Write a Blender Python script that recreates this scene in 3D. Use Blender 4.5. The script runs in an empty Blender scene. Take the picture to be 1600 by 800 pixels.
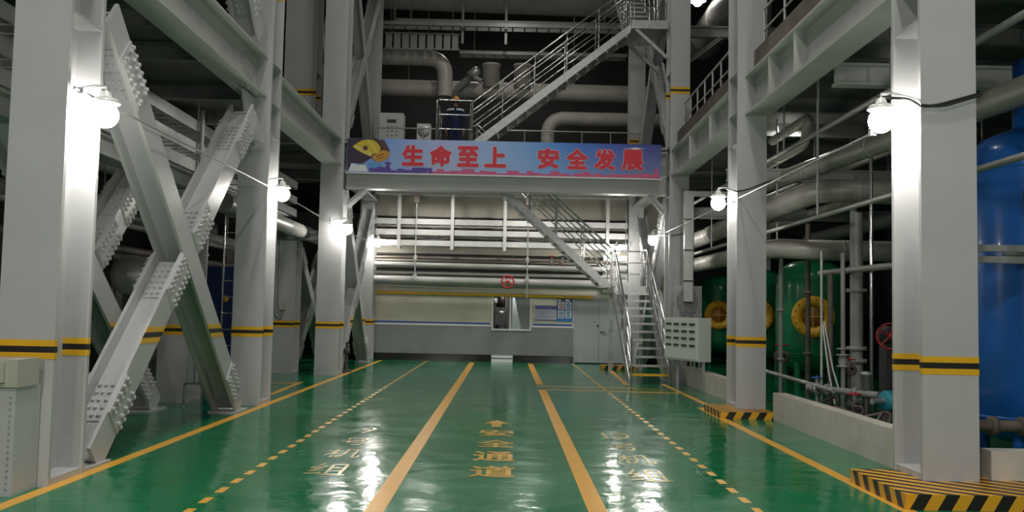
import bpy, bmesh, math, random
from mathutils import Vector, Matrix
random.seed(7)
V = Vector
S = bpy.context.scene
COL = S.collection

# ------------------------------------------------------------------ camera
cam_data = bpy.data.cameras.new('camera')
cam_data.sensor_width = 36.0
cam_data.lens = 36.0 * 1423.0 / 1600.0
cam_data.clip_start, cam_data.clip_end = 0.05, 200
cam = bpy.data.objects.new('camera', cam_data)
COL.objects.link(cam)
yaw, pitch, roll = math.radians(0.30), math.radians(3.47), math.radians(1.19)
fwd = V((math.sin(yaw) * math.cos(pitch), math.cos(yaw) * math.cos(pitch), math.sin(pitch)))
rt = V((math.cos(yaw), -math.sin(yaw), 0))
up = rt.cross(fwd)
r2 = rt * math.cos(roll) + up * math.sin(roll)
u2 = -rt * math.sin(roll) + up * math.cos(roll)
M = Matrix((r2, u2, -fwd)).transposed().to_4x4()
M.translation = V((0, 0, 1.6))
cam.matrix_world = M
S.camera = cam

# ------------------------------------------------------------------ world, exposure, hall lighting
w = bpy.data.worlds.new('hall_air')
S.world = w
w.use_nodes = True
w.node_tree.nodes['Background'].inputs[0].default_value = (0.55, 0.62, 0.60, 1)
w.node_tree.nodes['Background'].inputs[1].default_value = 0.02
S.view_settings.view_transform = 'Standard'
S.view_settings.look = 'None'
S.view_settings.exposure = 0.3
S.view_settings.gamma = 1.0
S.view_settings.use_curve_mapping = False
BULB = 115.0                      # emission of one wall lamp globe


def hall_light(x, y, z, power, size=0.6, col=(1.0, 0.97, 0.9)):
    """Unseen downward disc light: high-bay fill above the frame, also used under decks."""
    ld = bpy.data.lights.new('unseen_hall_light', 'AREA')
    ld.shape, ld.size, ld.energy, ld.color = 'DISK', size, power, col
    lo = bpy.data.objects.new('unseen_hall_light', ld)
    lo.location = (x, y, z)
    COL.objects.link(lo)


for hx, hy, hp in ((-2.2, -3, 310), (2.2, -3, 310), (-2.2, 5.5, 200), (2.2, 5.5, 200), (0, 14, 130), (-2.5, 19, 45), (2.5, 19, 45)):
    hall_light(hx, hy, 13.0, hp)
hall_light(0, 26.5, 11.9, 75)
hall_light(-1, 34, 13.6, 60)
for hx in (-2.4, 0.7):                # unseen fill lights added under the deck to brighten the back wall
    hall_light(hx, 26.6, 5.35, 62, 0.5)
for hx, hy, hp in ((5.9, 13.6, 8), (5.7, 18.2, 30), (6.2, 24.5, 14), (-5.0, 18.0, 16)):   # unseen fill lights added under the galleries to bring out tanks and trays
    hall_light(hx, hy, 5.42, hp, 0.4)


def aisle_light(x, y, z, power):
    """Wall lamps of the bays behind the photographer."""
    ld = bpy.data.lights.new('aisle_lamp_light', 'POINT')
    ld.shadow_soft_size, ld.energy, ld.color = 0.15, power, (1.0, 0.96, 0.9)
    lo = bpy.data.objects.new('aisle_lamp_light', ld)
    lo.location = (x, y, z)
    COL.objects.link(lo)


for ax in (-3.7, 3.7):
    aisle_light(ax, 1.6, 3.4, 205)
    aisle_light(ax, -4.6, 3.4, 150)

rl = bpy.data.lights.new('recess_fill_light', 'POINT')  # unseen light added to brighten the window recess and the white board
rl.energy, rl.shadow_soft_size = 45, 0.1
rlo = bpy.data.objects.new('recess_fill_light', rl)
rlo.location = (0.55, 29.15, 2.6)
COL.objects.link(rlo)

# ------------------------------------------------------------------ materials
MATS = {}


def mat(name, col, rough=0.5, metal=0.0, var=0.0, vscale=3.0, bump=0.0, bscale=30.0, emit=None, coat=0.0, rvar=0.0):
    m = bpy.data.materials.new(name)
    m.use_nodes = True
    nt = m.node_tree
    b = nt.nodes['Principled BSDF']
    b.inputs['Base Color'].default_value = (*col, 1)
    b.inputs['Roughness'].default_value = rough
    b.inputs['Metallic'].default_value = metal
    b.inputs['Coat Weight'].default_value = coat
    if emit:
        b.inputs['Emission Color'].default_value = (*emit[0], 1)
        b.inputs['Emission Strength'].default_value = emit[1]
    if var or bump or rvar:
        tc = nt.nodes.new('ShaderNodeTexCoord')
    if var or rvar:
        n = nt.nodes.new('ShaderNodeTexNoise')
        n.inputs['Scale'].default_value = vscale
        n.inputs['Detail'].default_value = 5
        nt.links.new(tc.outputs['Object'], n.inputs['Vector'])
    if var:
        r = nt.nodes.new('ShaderNodeValToRGB')
        r.color_ramp.elements[0].position = 0.3
        r.color_ramp.elements[1].position = 0.7
        r.color_ramp.elements[0].color = (*[c * (1 - var) for c in col], 1)
        r.color_ramp.elements[1].color = (*[min(1, c * (1 + var)) for c in col], 1)
        nt.links.new(n.outputs['Fac'], r.inputs['Fac'])
        nt.links.new(r.outputs['Color'], b.inputs['Base Color'])
    if rvar:
        mr = nt.nodes.new('ShaderNodeMapRange')
        mr.inputs['To Min'].default_value = max(0.02, rough - rvar)
        mr.inputs['To Max'].default_value = rough + rvar
        nt.links.new(n.outputs['Fac'], mr.inputs['Value'])
        nt.links.new(mr.outputs['Result'], b.inputs['Roughness'])
    if bump:
        n2 = nt.nodes.new('ShaderNodeTexNoise')
        n2.inputs['Scale'].default_value = bscale
        n2.inputs['Detail'].default_value = 3
        nt.links.new(tc.outputs['Object'], n2.inputs['Vector'])
        bp = nt.nodes.new('ShaderNodeBump')
        bp.inputs['Strength'].default_value = bump
        bp.inputs['Distance'].default_value = 0.02
        nt.links.new(n2.outputs['Fac'], bp.inputs['Height'])
        nt.links.new(bp.outputs['Normal'], b.inputs['Normal'])
    MATS[name] = m
    return m


PAINT = mat('grey_steel_paint', (0.46, 0.465, 0.47), 0.38, var=0.06, vscale=1.2, bump=0.06, bscale=14, rvar=0.06)
BEAM = mat('greenish_grey_steel_paint', (0.43, 0.445, 0.43), 0.40, var=0.07, vscale=1.5, bump=0.06, bscale=14)
GALV = mat('galvanised_steel', (0.42, 0.43, 0.43), 0.38, 0.5, var=0.15, vscale=9, rvar=0.1)
STAIN = mat('stainless_steel', (0.58, 0.58, 0.58), 0.16, 1.0)
TRAYM = mat('pale_tray_metal', (0.62, 0.62, 0.61), 0.4, 0.4, var=0.08, vscale=4)
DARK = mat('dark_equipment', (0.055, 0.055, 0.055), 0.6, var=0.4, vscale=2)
CABLE = mat('black_cable', (0.02, 0.02, 0.02), 0.5)
PIPE = mat('aluminium_pipe_cladding', (0.33, 0.32, 0.29), 0.42, 0.12, var=0.12, vscale=2, bump=0.1, bscale=6)
PIPEUP = mat('pale_lagging', (0.50, 0.48, 0.43), 0.42, var=0.1, vscale=2, bump=0.08, bscale=6)
PIPEP = mat('painted_pipe', (0.31, 0.31, 0.295), 0.35, var=0.1, vscale=2)
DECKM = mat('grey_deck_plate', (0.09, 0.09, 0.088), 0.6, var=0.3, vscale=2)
JOIST = mat('shade_dark_steel', (0.13, 0.135, 0.13), 0.6, var=0.2, vscale=2)  # colour darkened to put the shade under the galleries into the joists
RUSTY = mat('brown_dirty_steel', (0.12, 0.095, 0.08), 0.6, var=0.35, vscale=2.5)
YELLOW = mat('yellow_paint', (0.76, 0.42, 0.015), 0.4, var=0.08)
LINE = mat('floor_line_yellow', (0.72, 0.37, 0.035), 0.3, var=0.05, vscale=1.3, rvar=0.06)
LETTER = mat('floor_lettering_yellow', (0.62, 0.36, 0.04), 0.28, var=0.2, vscale=6)
FAINT = mat('worn_floor_lettering_ochre', (0.34, 0.27, 0.07), 0.22, var=0.3, vscale=8)
BLACK = mat('black_paint', (0.014, 0.012, 0.011), 0.45)
GREEN = mat('green_tank_paint', (0.012, 0.19, 0.075), 0.25, var=0.15, vscale=2, coat=0.3)
BLUE = mat('blue_tank_paint', (0.012, 0.11, 0.42), 0.28, var=0.12, vscale=2, coat=0.3)
OCHRE = mat('ochre_manhole_cover', (.26, .11, .02), .5)
NAVY = mat('navy_cabinet_paint', (0.012, 0.028, 0.14), 0.5)
CURB = mat('cream_curb_paint', (0.56, 0.53, 0.47), 0.55, var=0.1, vscale=3, bump=0.1)
DOORM = mat('grey_door_paint', (0.40, 0.42, 0.44), 0.45, var=0.05, vscale=1)
RED = mat('red_paint', (0.45, 0.02, 0.03), 0.4)
TEAL = mat('teal_motor_paint', (0.02, 0.22, 0.30), 0.4)
WHITE = mat('white_paint', (0.8, 0.8, 0.8), 0.4)
BEIGE = mat('beige_box_paint', (0.42, 0.41, 0.35), 0.45)
PALEBOX = mat('pale_green_grey_box', (0.60, 0.65, 0.60), 0.4)
SKIRT = mat('black_tile_skirting', (0.012, 0.012, 0.012), 0.15)
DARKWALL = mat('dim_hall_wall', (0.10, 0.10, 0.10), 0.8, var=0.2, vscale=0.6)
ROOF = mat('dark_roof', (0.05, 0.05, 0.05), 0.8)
BLUESTRIPE = mat('blue_wall_stripe', (0.03, 0.10, 0.38), 0.4)
GLOW = mat('lamp_glow', (1, 1, 1), 0.4, emit=((1.0, 0.96, 0.89), BULB))
GLOWTOP = mat('high_bay_glow', (1, 1, 1), 0.4, emit=((1.0, 0.98, 0.95), 25))
REFL = mat('lamp_reflector', (0.85, 0.85, 0.83), 0.3, 0.2)
REDINK = mat('banner_red', (0.66, 0.02, 0.05), 0.45)
WHITEINK = mat('banner_pale_edge', (0.72, 0.62, 0.68), 0.45)
PINKINK = mat('banner_pink', (0.60, 0.10, 0.24), 0.5)
PURPLEINK = mat('banner_violet', (0.10, 0.06, 0.34), 0.5)
DARKINK = mat('banner_dark', (0.035, 0.02, 0.05), 0.5)
HELMETINK = mat('banner_helmet_yellow', (0.62, 0.46, 0.03), 0.5)
BRIMINK = mat('banner_light_yellow', (0.70, 0.58, 0.10), 0.5)
ORANGEINK = mat('banner_orange', (0.58, 0.28, 0.02), 0.5)
BROWNINK = mat('banner_brown', (0.10, 0.04, 0.05), 0.5)
PALEINK = mat('banner_white', (0.72, 0.76, 0.80), 0.5)
SKYINK = mat('banner_cyan', (0.10, 0.33, 0.66), 0.5)
SIGNBLUE = mat('sign_blue', (0.02, 0.19, 0.55), 0.4)
SIGNVIOLET = mat('sign_violet_blue', (0.09, 0.11, 0.42), 0.4)
SIGNPALE = mat('sign_pale_grey', (0.50, 0.52, 0.60), 0.4)
SIGNDARK = mat('sign_navy', (0.03, 0.03, 0.10), 0.4)
UNIFORM = mat('navy_work_clothes', (0.012, 0.02, 0.075), 0.8, var=0.2, vscale=8)
SKIN = mat('skin', (0.36, 0.19, 0.13), 0.55)
HAIR = mat('black_hair', (0.012, 0.01, 0.01), 0.6)
HELM = mat('orange_yellow_helmet', (0.72, 0.33, 0.02), 0.3)
REFLECTIVE = mat('reflective_tape', (0.85, 0.85, 0.85), 0.3)


def glass_mat():
    m = mat('window_glass', (0.6, 0.66, 0.66), 0.05)
    b = m.node_tree.nodes['Principled BSDF']
    b.inputs['Transmission Weight'].default_value = 0.75
    b.inputs['IOR'].default_value = 1.1
    return m


GLASS = glass_mat()


def floor_mat():
    m = mat('green_epoxy_floor', (0.012, 0.15, 0.06), 0.13)
    nt = m.node_tree
    b = nt.nodes['Principled BSDF']
    b.inputs['IOR'].default_value = 1.42
    tc = nt.nodes.new('ShaderNodeTexCoord')
    n = nt.nodes.new('ShaderNodeTexNoise')
    n.inputs['Scale'].default_value = 0.55
    n.inputs['Detail'].default_value = 7
    n.inputs['Roughness'].default_value = 0.62
    nt.links.new(tc.outputs['Object'], n.inputs['Vector'])
    r = nt.nodes.new('ShaderNodeValToRGB')
    r.color_ramp.elements[0].position, r.color_ramp.elements[1].position = 0.3, 0.75
    r.color_ramp.elements[0].color = (0.004, 0.135, 0.048, 1)
    r.color_ramp.elements[1].color = (0.010, 0.20, 0.080, 1)
    nt.links.new(n.outputs['Fac'], r.inputs['Fac'])
    nt.links.new(r.outputs['Color'], b.inputs['Base Color'])
    n2 = nt.nodes.new('ShaderNodeTexNoise')
    n2.inputs['Scale'].default_value = 1.6
    n2.inputs['Detail'].default_value = 4
    nt.links.new(tc.outputs['Object'], n2.inputs['Vector'])
    mr = nt.nodes.new('ShaderNodeMapRange')
    mr.inputs['From Min'].default_value, mr.inputs['From Max'].default_value = 0.3, 0.7
    mr.inputs['To Min'].default_value, mr.inputs['To Max'].default_value = 0.07, 0.20
    nt.links.new(n2.outputs['Fac'], mr.inputs['Value'])
    nt.links.new(mr.outputs['Result'], b.inputs['Roughness'])
    # self-levelled resin: gentle waves of a hand's breadth to a metre
    n3 = nt.nodes.new('ShaderNodeTexNoise')
    n3.inputs['Scale'].default_value = 2.2
    n3.inputs['Detail'].default_value = 3
    nt.links.new(tc.outputs['Object'], n3.inputs['Vector'])
    bp = nt.nodes.new('ShaderNodeBump')
    bp.inputs['Strength'].default_value = 0.42
    bp.inputs['Distance'].default_value = 0.03
    nt.links.new(n3.outputs['Fac'], bp.inputs['Height'])
    nt.links.new(bp.outputs['Normal'], b.inputs['Normal'])
    return m


FLOOR = floor_mat()


def wall_mat():
    """Cream plaster over a grey dado, painted edge at 1.13 m."""
    m = mat('cream_and_grey_plaster', (0.6, 0.58, 0.5), 0.5)
    nt = m.node_tree
    b = nt.nodes['Principled BSDF']
    tc = nt.nodes.new('ShaderNodeTexCoord')
    sp = nt.nodes.new('ShaderNodeSeparateXYZ')
    nt.links.new(tc.outputs['Object'], sp.inputs[0])
    g = nt.nodes.new('ShaderNodeMath')
    g.operation = 'GREATER_THAN'
    g.inputs[1].default_value = 1.11
    nt.links.new(sp.outputs['Z'], g.inputs[0])
    n = nt.nodes.new('ShaderNodeTexNoise')
    n.inputs['Scale'].default_value = 1.4
    n.inputs['Detail'].default_value = 6
    nt.links.new(tc.outputs['Object'], n.inputs['Vector'])
    mx = nt.nodes.new('ShaderNodeMix')
    mx.data_type = 'RGBA'
    mx.inputs[6].default_value = (0.22, 0.235, 0.245, 1)
    mx.inputs[7].default_value = (0.68, 0.64, 0.54, 1)
    nt.links.new(g.outputs[0], mx.inputs[0])
    m2 = nt.nodes.new('ShaderNodeMix')
    m2.data_type = 'RGBA'
    m2.blend_type = 'MULTIPLY'
    m2.inputs[0].default_value = 0.35
    r = nt.nodes.new('ShaderNodeValToRGB')
    r.color_ramp.elements[0].position, r.color_ramp.elements[1].position = 0.35, 0.6
    r.color_ramp.elements[0].color = (0.6, 0.6, 0.58, 1)
    nt.links.new(n.outputs['Fac'], r.inputs['Fac'])
    nt.links.new(mx.outputs[2], m2.inputs[6])
    nt.links.new(r.outputs['Color'], m2.inputs[7])
    nt.links.new(m2.outputs[2], b.inputs['Base Color'])
    return m


WALL = wall_mat()


def stripe_mat():
    m = mat('black_yellow_hazard_stripes', (0.7, 0.36, 0.02), 0.4)
    nt = m.node_tree
    b = nt.nodes['Principled BSDF']
    tc = nt.nodes.new('ShaderNodeTexCoord')
    sp = nt.nodes.new('ShaderNodeSeparateXYZ')
    nt.links.new(tc.outputs['Object'], sp.inputs[0])
    a = nt.nodes.new('ShaderNodeMath')
    a.operation = 'ADD'
    nt.links.new(sp.outputs['X'], a.inputs[0])
    nt.links.new(sp.outputs['Y'], a.inputs[1])
    z = nt.nodes.new('ShaderNodeMath')
    z.operation = 'MULTIPLY_ADD'
    z.inputs[1].default_value = -0.6
    nt.links.new(sp.outputs['Z'], z.inputs[0])
    nt.links.new(a.outputs[0], z.inputs[2])
    k = nt.nodes.new('ShaderNodeMath')
    k.operation = 'MULTIPLY'
    k.inputs[1].default_value = 4.2
    nt.links.new(z.outputs[0], k.inputs[0])
    f = nt.nodes.new('ShaderNodeMath')
    f.operation = 'FRACT'
    nt.links.new(k.outputs[0], f.inputs[0])
    g = nt.nodes.new('ShaderNodeMath')
    g.operation = 'GREATER_THAN'
    g.inputs[1].default_value = 0.5
    nt.links.new(f.outputs[0], g.inputs[0])
    mx = nt.nodes.new('ShaderNodeMix')
    mx.data_type = 'RGBA'
    mx.inputs[6].default_value = (0.72, 0.36, 0.02, 1)
    mx.inputs[7].default_value = (0.016, 0.014, 0.012, 1)
    nt.links.new(g.outputs[0], mx.inputs[0])
    nt.links.new(mx.outputs[2], b.inputs['Base Color'])
    return m


HAZARD = stripe_mat()


def banner_mat():
    """Printed sky: violet-blue ends, pale middle left, deep blue right, soft clouds. Object space: x along the sheet."""
    m = mat('banner_sky_print', (0.3, 0.5, 0.8), 0.42)
    nt = m.node_tree
    b = nt.nodes['Principled BSDF']
    tc = nt.nodes.new('ShaderNodeTexCoord')
    sp = nt.nodes.new('ShaderNodeSeparateXYZ')
    nt.links.new(tc.outputs['Object'], sp.inputs[0])
    mr = nt.nodes.new('ShaderNodeMapRange')
    mr.inputs['From Min'].default_value, mr.inputs['From Max'].default_value = -3.75, 3.75
    nt.links.new(sp.outputs['X'], mr.inputs['Value'])
    n = nt.nodes.new('ShaderNodeTexNoise')
    n.inputs['Scale'].default_value = 0.9
    n.inputs['Detail'].default_value = 4
    nt.links.new(tc.outputs['Object'], n.inputs['Vector'])
    ad = nt.nodes.new('ShaderNodeMath')
    ad.operation = 'MULTIPLY_ADD'
    ad.inputs[1].default_value = 0.12
    nt.links.new(n.outputs['Fac'], ad.inputs[0])
    nt.links.new(mr.outputs['Result'], ad.inputs[2])
    r = nt.nodes.new('ShaderNodeValToRGB')
    cr = r.color_ramp
    cr.elements[0].position, cr.elements[0].color = 0.03, (0.08, 0.18, 0.52, 1)
    cr.elements[1].position, cr.elements[1].color = 1.0, (0.035, 0.05, 0.30, 1)
    for p, c in ((0.16, (0.12, 0.32, 0.78)), (0.34, (0.42, 0.48, 0.80)), (0.55, (0.28, 0.46, 0.84)), (0.72, (0.07, 0.29, 0.78)), (0.88, (0.025, 0.10, 0.50))):
        e = cr.elements.new(p)
        e.color = (*c, 1)
    nt.links.new(ad.outputs[0], r.inputs['Fac'])
    zr = nt.nodes.new('ShaderNodeMapRange')
    zr.inputs['From Min'].default_value, zr.inputs['From Max'].default_value = 0.42, -0.42
    nt.links.new(sp.outputs['Z'], zr.inputs['Value'])
    mx = nt.nodes.new('ShaderNodeMix')
    mx.data_type = 'RGBA'
    mx.inputs[7].default_value = (0.46, 0.56, 0.74, 1)
    h = nt.nodes.new('ShaderNodeMath')
    h.operation = 'MULTIPLY'
    h.inputs[1].default_value = 0.35
    nt.links.new(zr.outputs['Result'], h.inputs[0])
    nt.links.new(h.outputs[0], mx.inputs[0])
    nt.links.new(r.outputs['Color'], mx.inputs[6])
    nt.links.new(mx.outputs[2], b.inputs['Base Color'])
    return m


BANNER = banner_mat()


# ------------------------------------------------------------------ mesh helpers
class MB:
    """Collects shapes in world coordinates; build() links them as one mesh object."""

    def __init__(self):
        self.v, self.f, self.mi, self.sm = [], [], [], []

    def add(self, vs, fs, mi=0, smooth=False):
        o = len(self.v)
        self.v += [tuple(x) for x in vs]
        for f in fs:
            self.f.append(tuple(i + o for i in f))
            self.mi.append(mi)
            self.sm.append(smooth)
        return self

    def box(self, a, b, mi=0):
        x0, y0, z0 = [min(p, q) for p, q in zip(a, b)]
        x1, y1, z1 = [max(p, q) for p, q in zip(a, b)]
        vs = [(x0, y0, z0), (x1, y0, z0), (x1, y1, z0), (x0, y1, z0), (x0, y0, z1), (x1, y0, z1), (x1, y1, z1), (x0, y1, z1)]
        return self.add(vs, [(3, 2, 1, 0), (4, 5, 6, 7), (0, 1, 5, 4), (1, 2, 6, 5), (2, 3, 7, 6), (3, 0, 4, 7)], mi)

    def bar(self, p0, p1, u, su, sv, mi=0, off=(0, 0)):
        """Rectangular bar from p0 to p1; u = direction of the first section axis, off shifts along (u, v)."""
        p0, p1 = V(p0), V(p1)
        d = (p1 - p0).normalized()
        u = V(u)
        u = (u - d * u.dot(d)).normalized()
        v = d.cross(u)
        s = u * off[0] + v * off[1]
        vs = []
        for p in (p0, p1):
            for a, b in ((-1, -1), (1, -1), (1, 1), (-1, 1)):
                vs.append(p + s + u * a * su / 2 + v * b * sv / 2)
        return self.add(vs, [(3, 2, 1, 0), (4, 5, 6, 7), (0, 1, 5, 4), (1, 2, 6, 5), (2, 3, 7, 6), (3, 0, 4, 7)], mi)

    def tube(self, pts, r, n=12, mi=0, caps=True):
        pts = [V(p) for p in pts]
        rs = r if isinstance(r, (list, tuple)) else [r] * len(pts)
        ref = None
        rings = []
        for i, p in enumerate(pts):
            d = (pts[min(i + 1, len(pts) - 1)] - pts[max(i - 1, 0)]).normalized()
            if ref is None:
                ref = d.orthogonal().normalized()
            ref = (ref - d * ref.dot(d)).normalized()
            w_ = d.cross(ref)
            rings.append([p + (ref * math.cos(2 * math.pi * k / n) + w_ * math.sin(2 * math.pi * k / n)) * rs[i] for k in range(n)])
        vs = [q for g in rings for q in g]
        fs = [(i * n + k, i * n + (k + 1) % n, (i + 1) * n + (k + 1) % n, (i + 1) * n + k) for i in range(len(pts) - 1) for k in range(n)]
        self.add(vs, fs, mi, n > 6)
        if caps:
            self.add(rings[0], [tuple(range(n))[::-1]], mi)
            self.add(rings[-1], [tuple(range(n))], mi)
        return self

    def lathe(self, prof, base=(0, 0, 0), axis=(0, 0, 1), n=24, mi=0):
        """prof: (radius, height) pairs turned about the axis."""
        ax = V(axis).normalized()
        u = ax.orthogonal().normalized()
        w_ = ax.cross(u)
        b = V(base)
        vs = []
        for r, h in prof:
            for k in range(n):
                t = 2 * math.pi * k / n
                vs.append(b + ax * h + (u * math.cos(t) + w_ * math.sin(t)) * max(r, 1e-4))
        fs = [(i * n + k, i * n + (k + 1) % n, (i + 1) * n + (k + 1) % n, (i + 1) * n + k) for i in range(len(prof) - 1) for k in range(n)]
        return self.add(vs, fs, mi, True)

    def sphere(self, c, r, n=16, m=10, mi=0, sz=1.0):
        prof = [(r * math.sin(math.pi * i / m), -r * sz * math.cos(math.pi * i / m)) for i in range(m + 1)]
        return self.lathe(prof, c, (0, 0, 1), n, mi)

    def torus(self, c, R, r, axis=(0, 0, 1), n=24, m=8, mi=0):
        ax = V(axis).normalized()
        u = ax.orthogonal().normalized()
        w_ = ax.cross(u)
        vs = []
        for k in range(n):
            t = 2 * math.pi * k / n
            d = u * math.cos(t) + w_ * math.sin(t)
            for j in range(m):
                s = 2 * math.pi * j / m
                vs.append(V(c) + d * (R + r * math.cos(s)) + ax * r * math.sin(s))
        fs = [(k * m + j, ((k + 1) % n) * m + j, ((k + 1) % n) * m + (j + 1) % m, k * m + (j + 1) % m) for k in range(n) for j in range(m)]
        return self.add(vs, fs, mi, True)

    def bolt(self, c, nrm, r=0.022, h=0.02, mi=0):
        """Hexagon head with a washer step and a domed tip."""
        return self.lathe_flat([(r * 1.45, 0), (r * 1.45, h * 0.25), (r, h * 0.3), (r, h), (0.0, h * 1.25)], c, nrm, 6, mi)

    def lathe_flat(self, prof, base, axis, n, mi=0):
        k0 = len(self.f)
        self.lathe(prof, base, axis, n, mi)
        for i in range(k0, len(self.f)):
            self.sm[i] = False
        return self

    def prism(self, pts, d, mi=0):
        """Polygon pts extruded by vector d."""
        pts = [V(p) for p in pts]
        n = len(pts)
        vs = pts + [p + V(d) for p in pts]
        return self.add(vs, [tuple(range(n))[::-1], tuple(range(n, 2 * n))] + [(i, (i + 1) % n, n + (i + 1) % n, n + i) for i in range(n)], mi)

    def build(self, name, mats, parent=None, loc=None, kind=None, label=None):
        base = V(parent['_o']) if parent is not None else V(loc or (0, 0, 0))
        me = bpy.data.meshes.new(name)
        me.from_pydata([tuple(V(x) - base) for x in self.v], [], self.f)
        for m in (mats if isinstance(mats, (list, tuple)) else [mats]):
            me.materials.append(m)
        me.polygons.foreach_set('material_index', self.mi)
        me.polygons.foreach_set('use_smooth', self.sm)
        bm = bmesh.new()
        bm.from_mesh(me)
        bmesh.ops.recalc_face_normals(bm, faces=bm.faces)
        bm.to_mesh(me)
        bm.free()
        me.update()
        o = bpy.data.objects.new(name, me)
        COL.objects.link(o)
        o['_o'] = tuple(base)
        if parent is not None:
            o.parent = parent
        else:
            o.location = base
        if kind:
            o['kind'] = kind
        if label:
            o['label'] = label
        return o


def thing(name, label, cat, loc=(0, 0, 0), group=None):
    o = bpy.data.objects.new(name, None)
    o.empty_display_size = 0.2
    COL.objects.link(o)
    o.location = loc
    o['_o'] = tuple(loc)
    tag(o, label, cat, group)
    return o


def tag(o, label, cat, group=None):
    o['label'], o['category'], o['kind'] = label, cat, 'thing'
    if group:
        o['group'] = group
    return o


def struct(name, mb, m, loc=None):
    return mb.build(name, m, None, loc, 'structure')


def copy_tree(o, delta=(0, 0, 0), parent=None):
    c = o.copy()
    COL.objects.link(c)
    if parent is None:
        c.location = V(o.location) + V(delta)
    else:
        c.parent = parent
    for ch in list(o.children):
        copy_tree(ch, (0, 0, 0), c)
    return c


def arc(c, r, a0, a1, e1, e2, n=8):
    """Points on an arc about c in the plane of e1, e2."""
    return [V(c) + (V(e1) * math.cos(a0 + (a1 - a0) * i / n) + V(e2) * math.sin(a0 + (a1 - a0) * i / n)) * r for i in range(n + 1)]


def bend(pts, r, n=6):
    """A polyline with its inner corners rounded."""
    pts = [V(p) for p in pts]
    out = [pts[0]]
    for a, b, c in zip(pts, pts[1:], pts[2:]):
        d0, d1 = (a - b).normalized(), (c - b).normalized()
        rr = min(r, (a - b).length * 0.48, (c - b).length * 0.48)
        p0, p1 = b + d0 * rr, b + d1 * rr
        for i in range(n + 1):
            t = i / n
            out.append(p0 * (1 - t) ** 2 + b * 2 * t * (1 - t) + p1 * t ** 2)
    out.append(pts[-1])
    return out


def glyph(text, w_, h_, offset=0.0):
    """Outline letters as a flat mesh, fitted to w_ x h_ about the origin: (verts2d, faces)."""
    c = bpy.data.curves.new('lettering_source', 'FONT')
    c.body = text
    c.offset = offset
    c.resolution_u = 3
    o = bpy.data.objects.new('lettering_source', c)
    COL.objects.link(o)
    dg = bpy.context.evaluated_depsgraph_get()
    dg.update()
    me = bpy.data.meshes.new_from_object(o.evaluated_get(dg))
    vs = [(v.co.x, v.co.y) for v in me.vertices]
    fs = [tuple(p.vertices) for p in me.polygons]
    bpy.data.objects.remove(o)
    bpy.data.curves.remove(c)
    bpy.data.meshes.remove(me)
    x0, x1 = min(v[0] for v in vs), max(v[0] for v in vs)
    y0, y1 = min(v[1] for v in vs), max(v[1] for v in vs)
    return [((x - (x0 + x1) / 2) / (x1 - x0) * w_, (y - (y0 + y1) / 2) / (y1 - y0) * h_) for x, y in vs], fs


# ------------------------------------------------------------------ setting: floor, walls, ceiling
floor = struct('floor', MB().box((-13, -8, -0.3), (14, 42, 0)), FLOOR)
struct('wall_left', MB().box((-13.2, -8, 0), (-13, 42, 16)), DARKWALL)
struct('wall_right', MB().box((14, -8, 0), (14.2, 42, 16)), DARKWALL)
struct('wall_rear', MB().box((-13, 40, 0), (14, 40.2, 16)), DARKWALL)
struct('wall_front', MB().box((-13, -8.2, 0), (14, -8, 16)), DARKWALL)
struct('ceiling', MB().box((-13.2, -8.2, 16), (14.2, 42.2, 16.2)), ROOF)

LZ = 0.0


def floor_strip(x0, y0, x1, y1, wdt, name='floor_line', m=LINE):
    d = V((x1 - x0, y1 - y0, 0)).normalized()
    s = V((-d.y, d.x, 0)) * wdt / 2
    a, b = V((x0, y0, 0)), V((x1, y1, 0))
    return MB().prism([a - s, a + s, b + s, b - s], (0, 0, 0.002)).build(name, m, floor)


floor_strip(-3.90, 5.0, -3.84, 28.3, 0.13)
floor_strip(-1.01, 4.0, -1.01, 28.2, 0.155)
floor_strip(0.775, 20.2, 0.775, 28.2, 0.155)
floor_strip(0.775, 4.0, 0.775, 18.95, 0.155)
floor_strip(3.63, 15.35, 3.63, 21.0, 0.11)
floor_strip(3.40, 5.0, 3.40, 15.9, 0.13)
floor_strip(0.70, 19.75, 2.85, 19.75, 0.11)
floor_strip(0.72, 18.95, 3.63, 18.70, 0.11)
floor_strip(2.95, 25.5, 2.75, 20.6, 0.12)
floor_strip(-4.34, 19.6, -4.20, 15.3, 0.11)
floor_strip(-5.6, 18.9, -4.30, 19.4, 0.10)
first = None
for lane in (-2.43, 2.11):
    for k in range(52):
        y = 6.2 + 0.43 * k
        if first is None:
            first = MB().box((lane - 0.035, y, 0), (lane + 0.035, y + 0.22, 0.002)).build('floor_dash', LINE, floor)
            continue
        o = first.copy()
        o.location = (lane + 2.43, y - 6.2, 0)
        o.parent = floor
        COL.objects.link(o)


def floor_word(chars, m, off=0.0):
    mb = MB()
    for ch, x, y, w_, h_ in chars:
        vs, fs = glyph(ch, w_, h_, off)
        mb.add([(x + a, y + b, 0.0025) for a, b in vs], fs)
    return mb.build('floor_lettering', m, floor)


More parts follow.
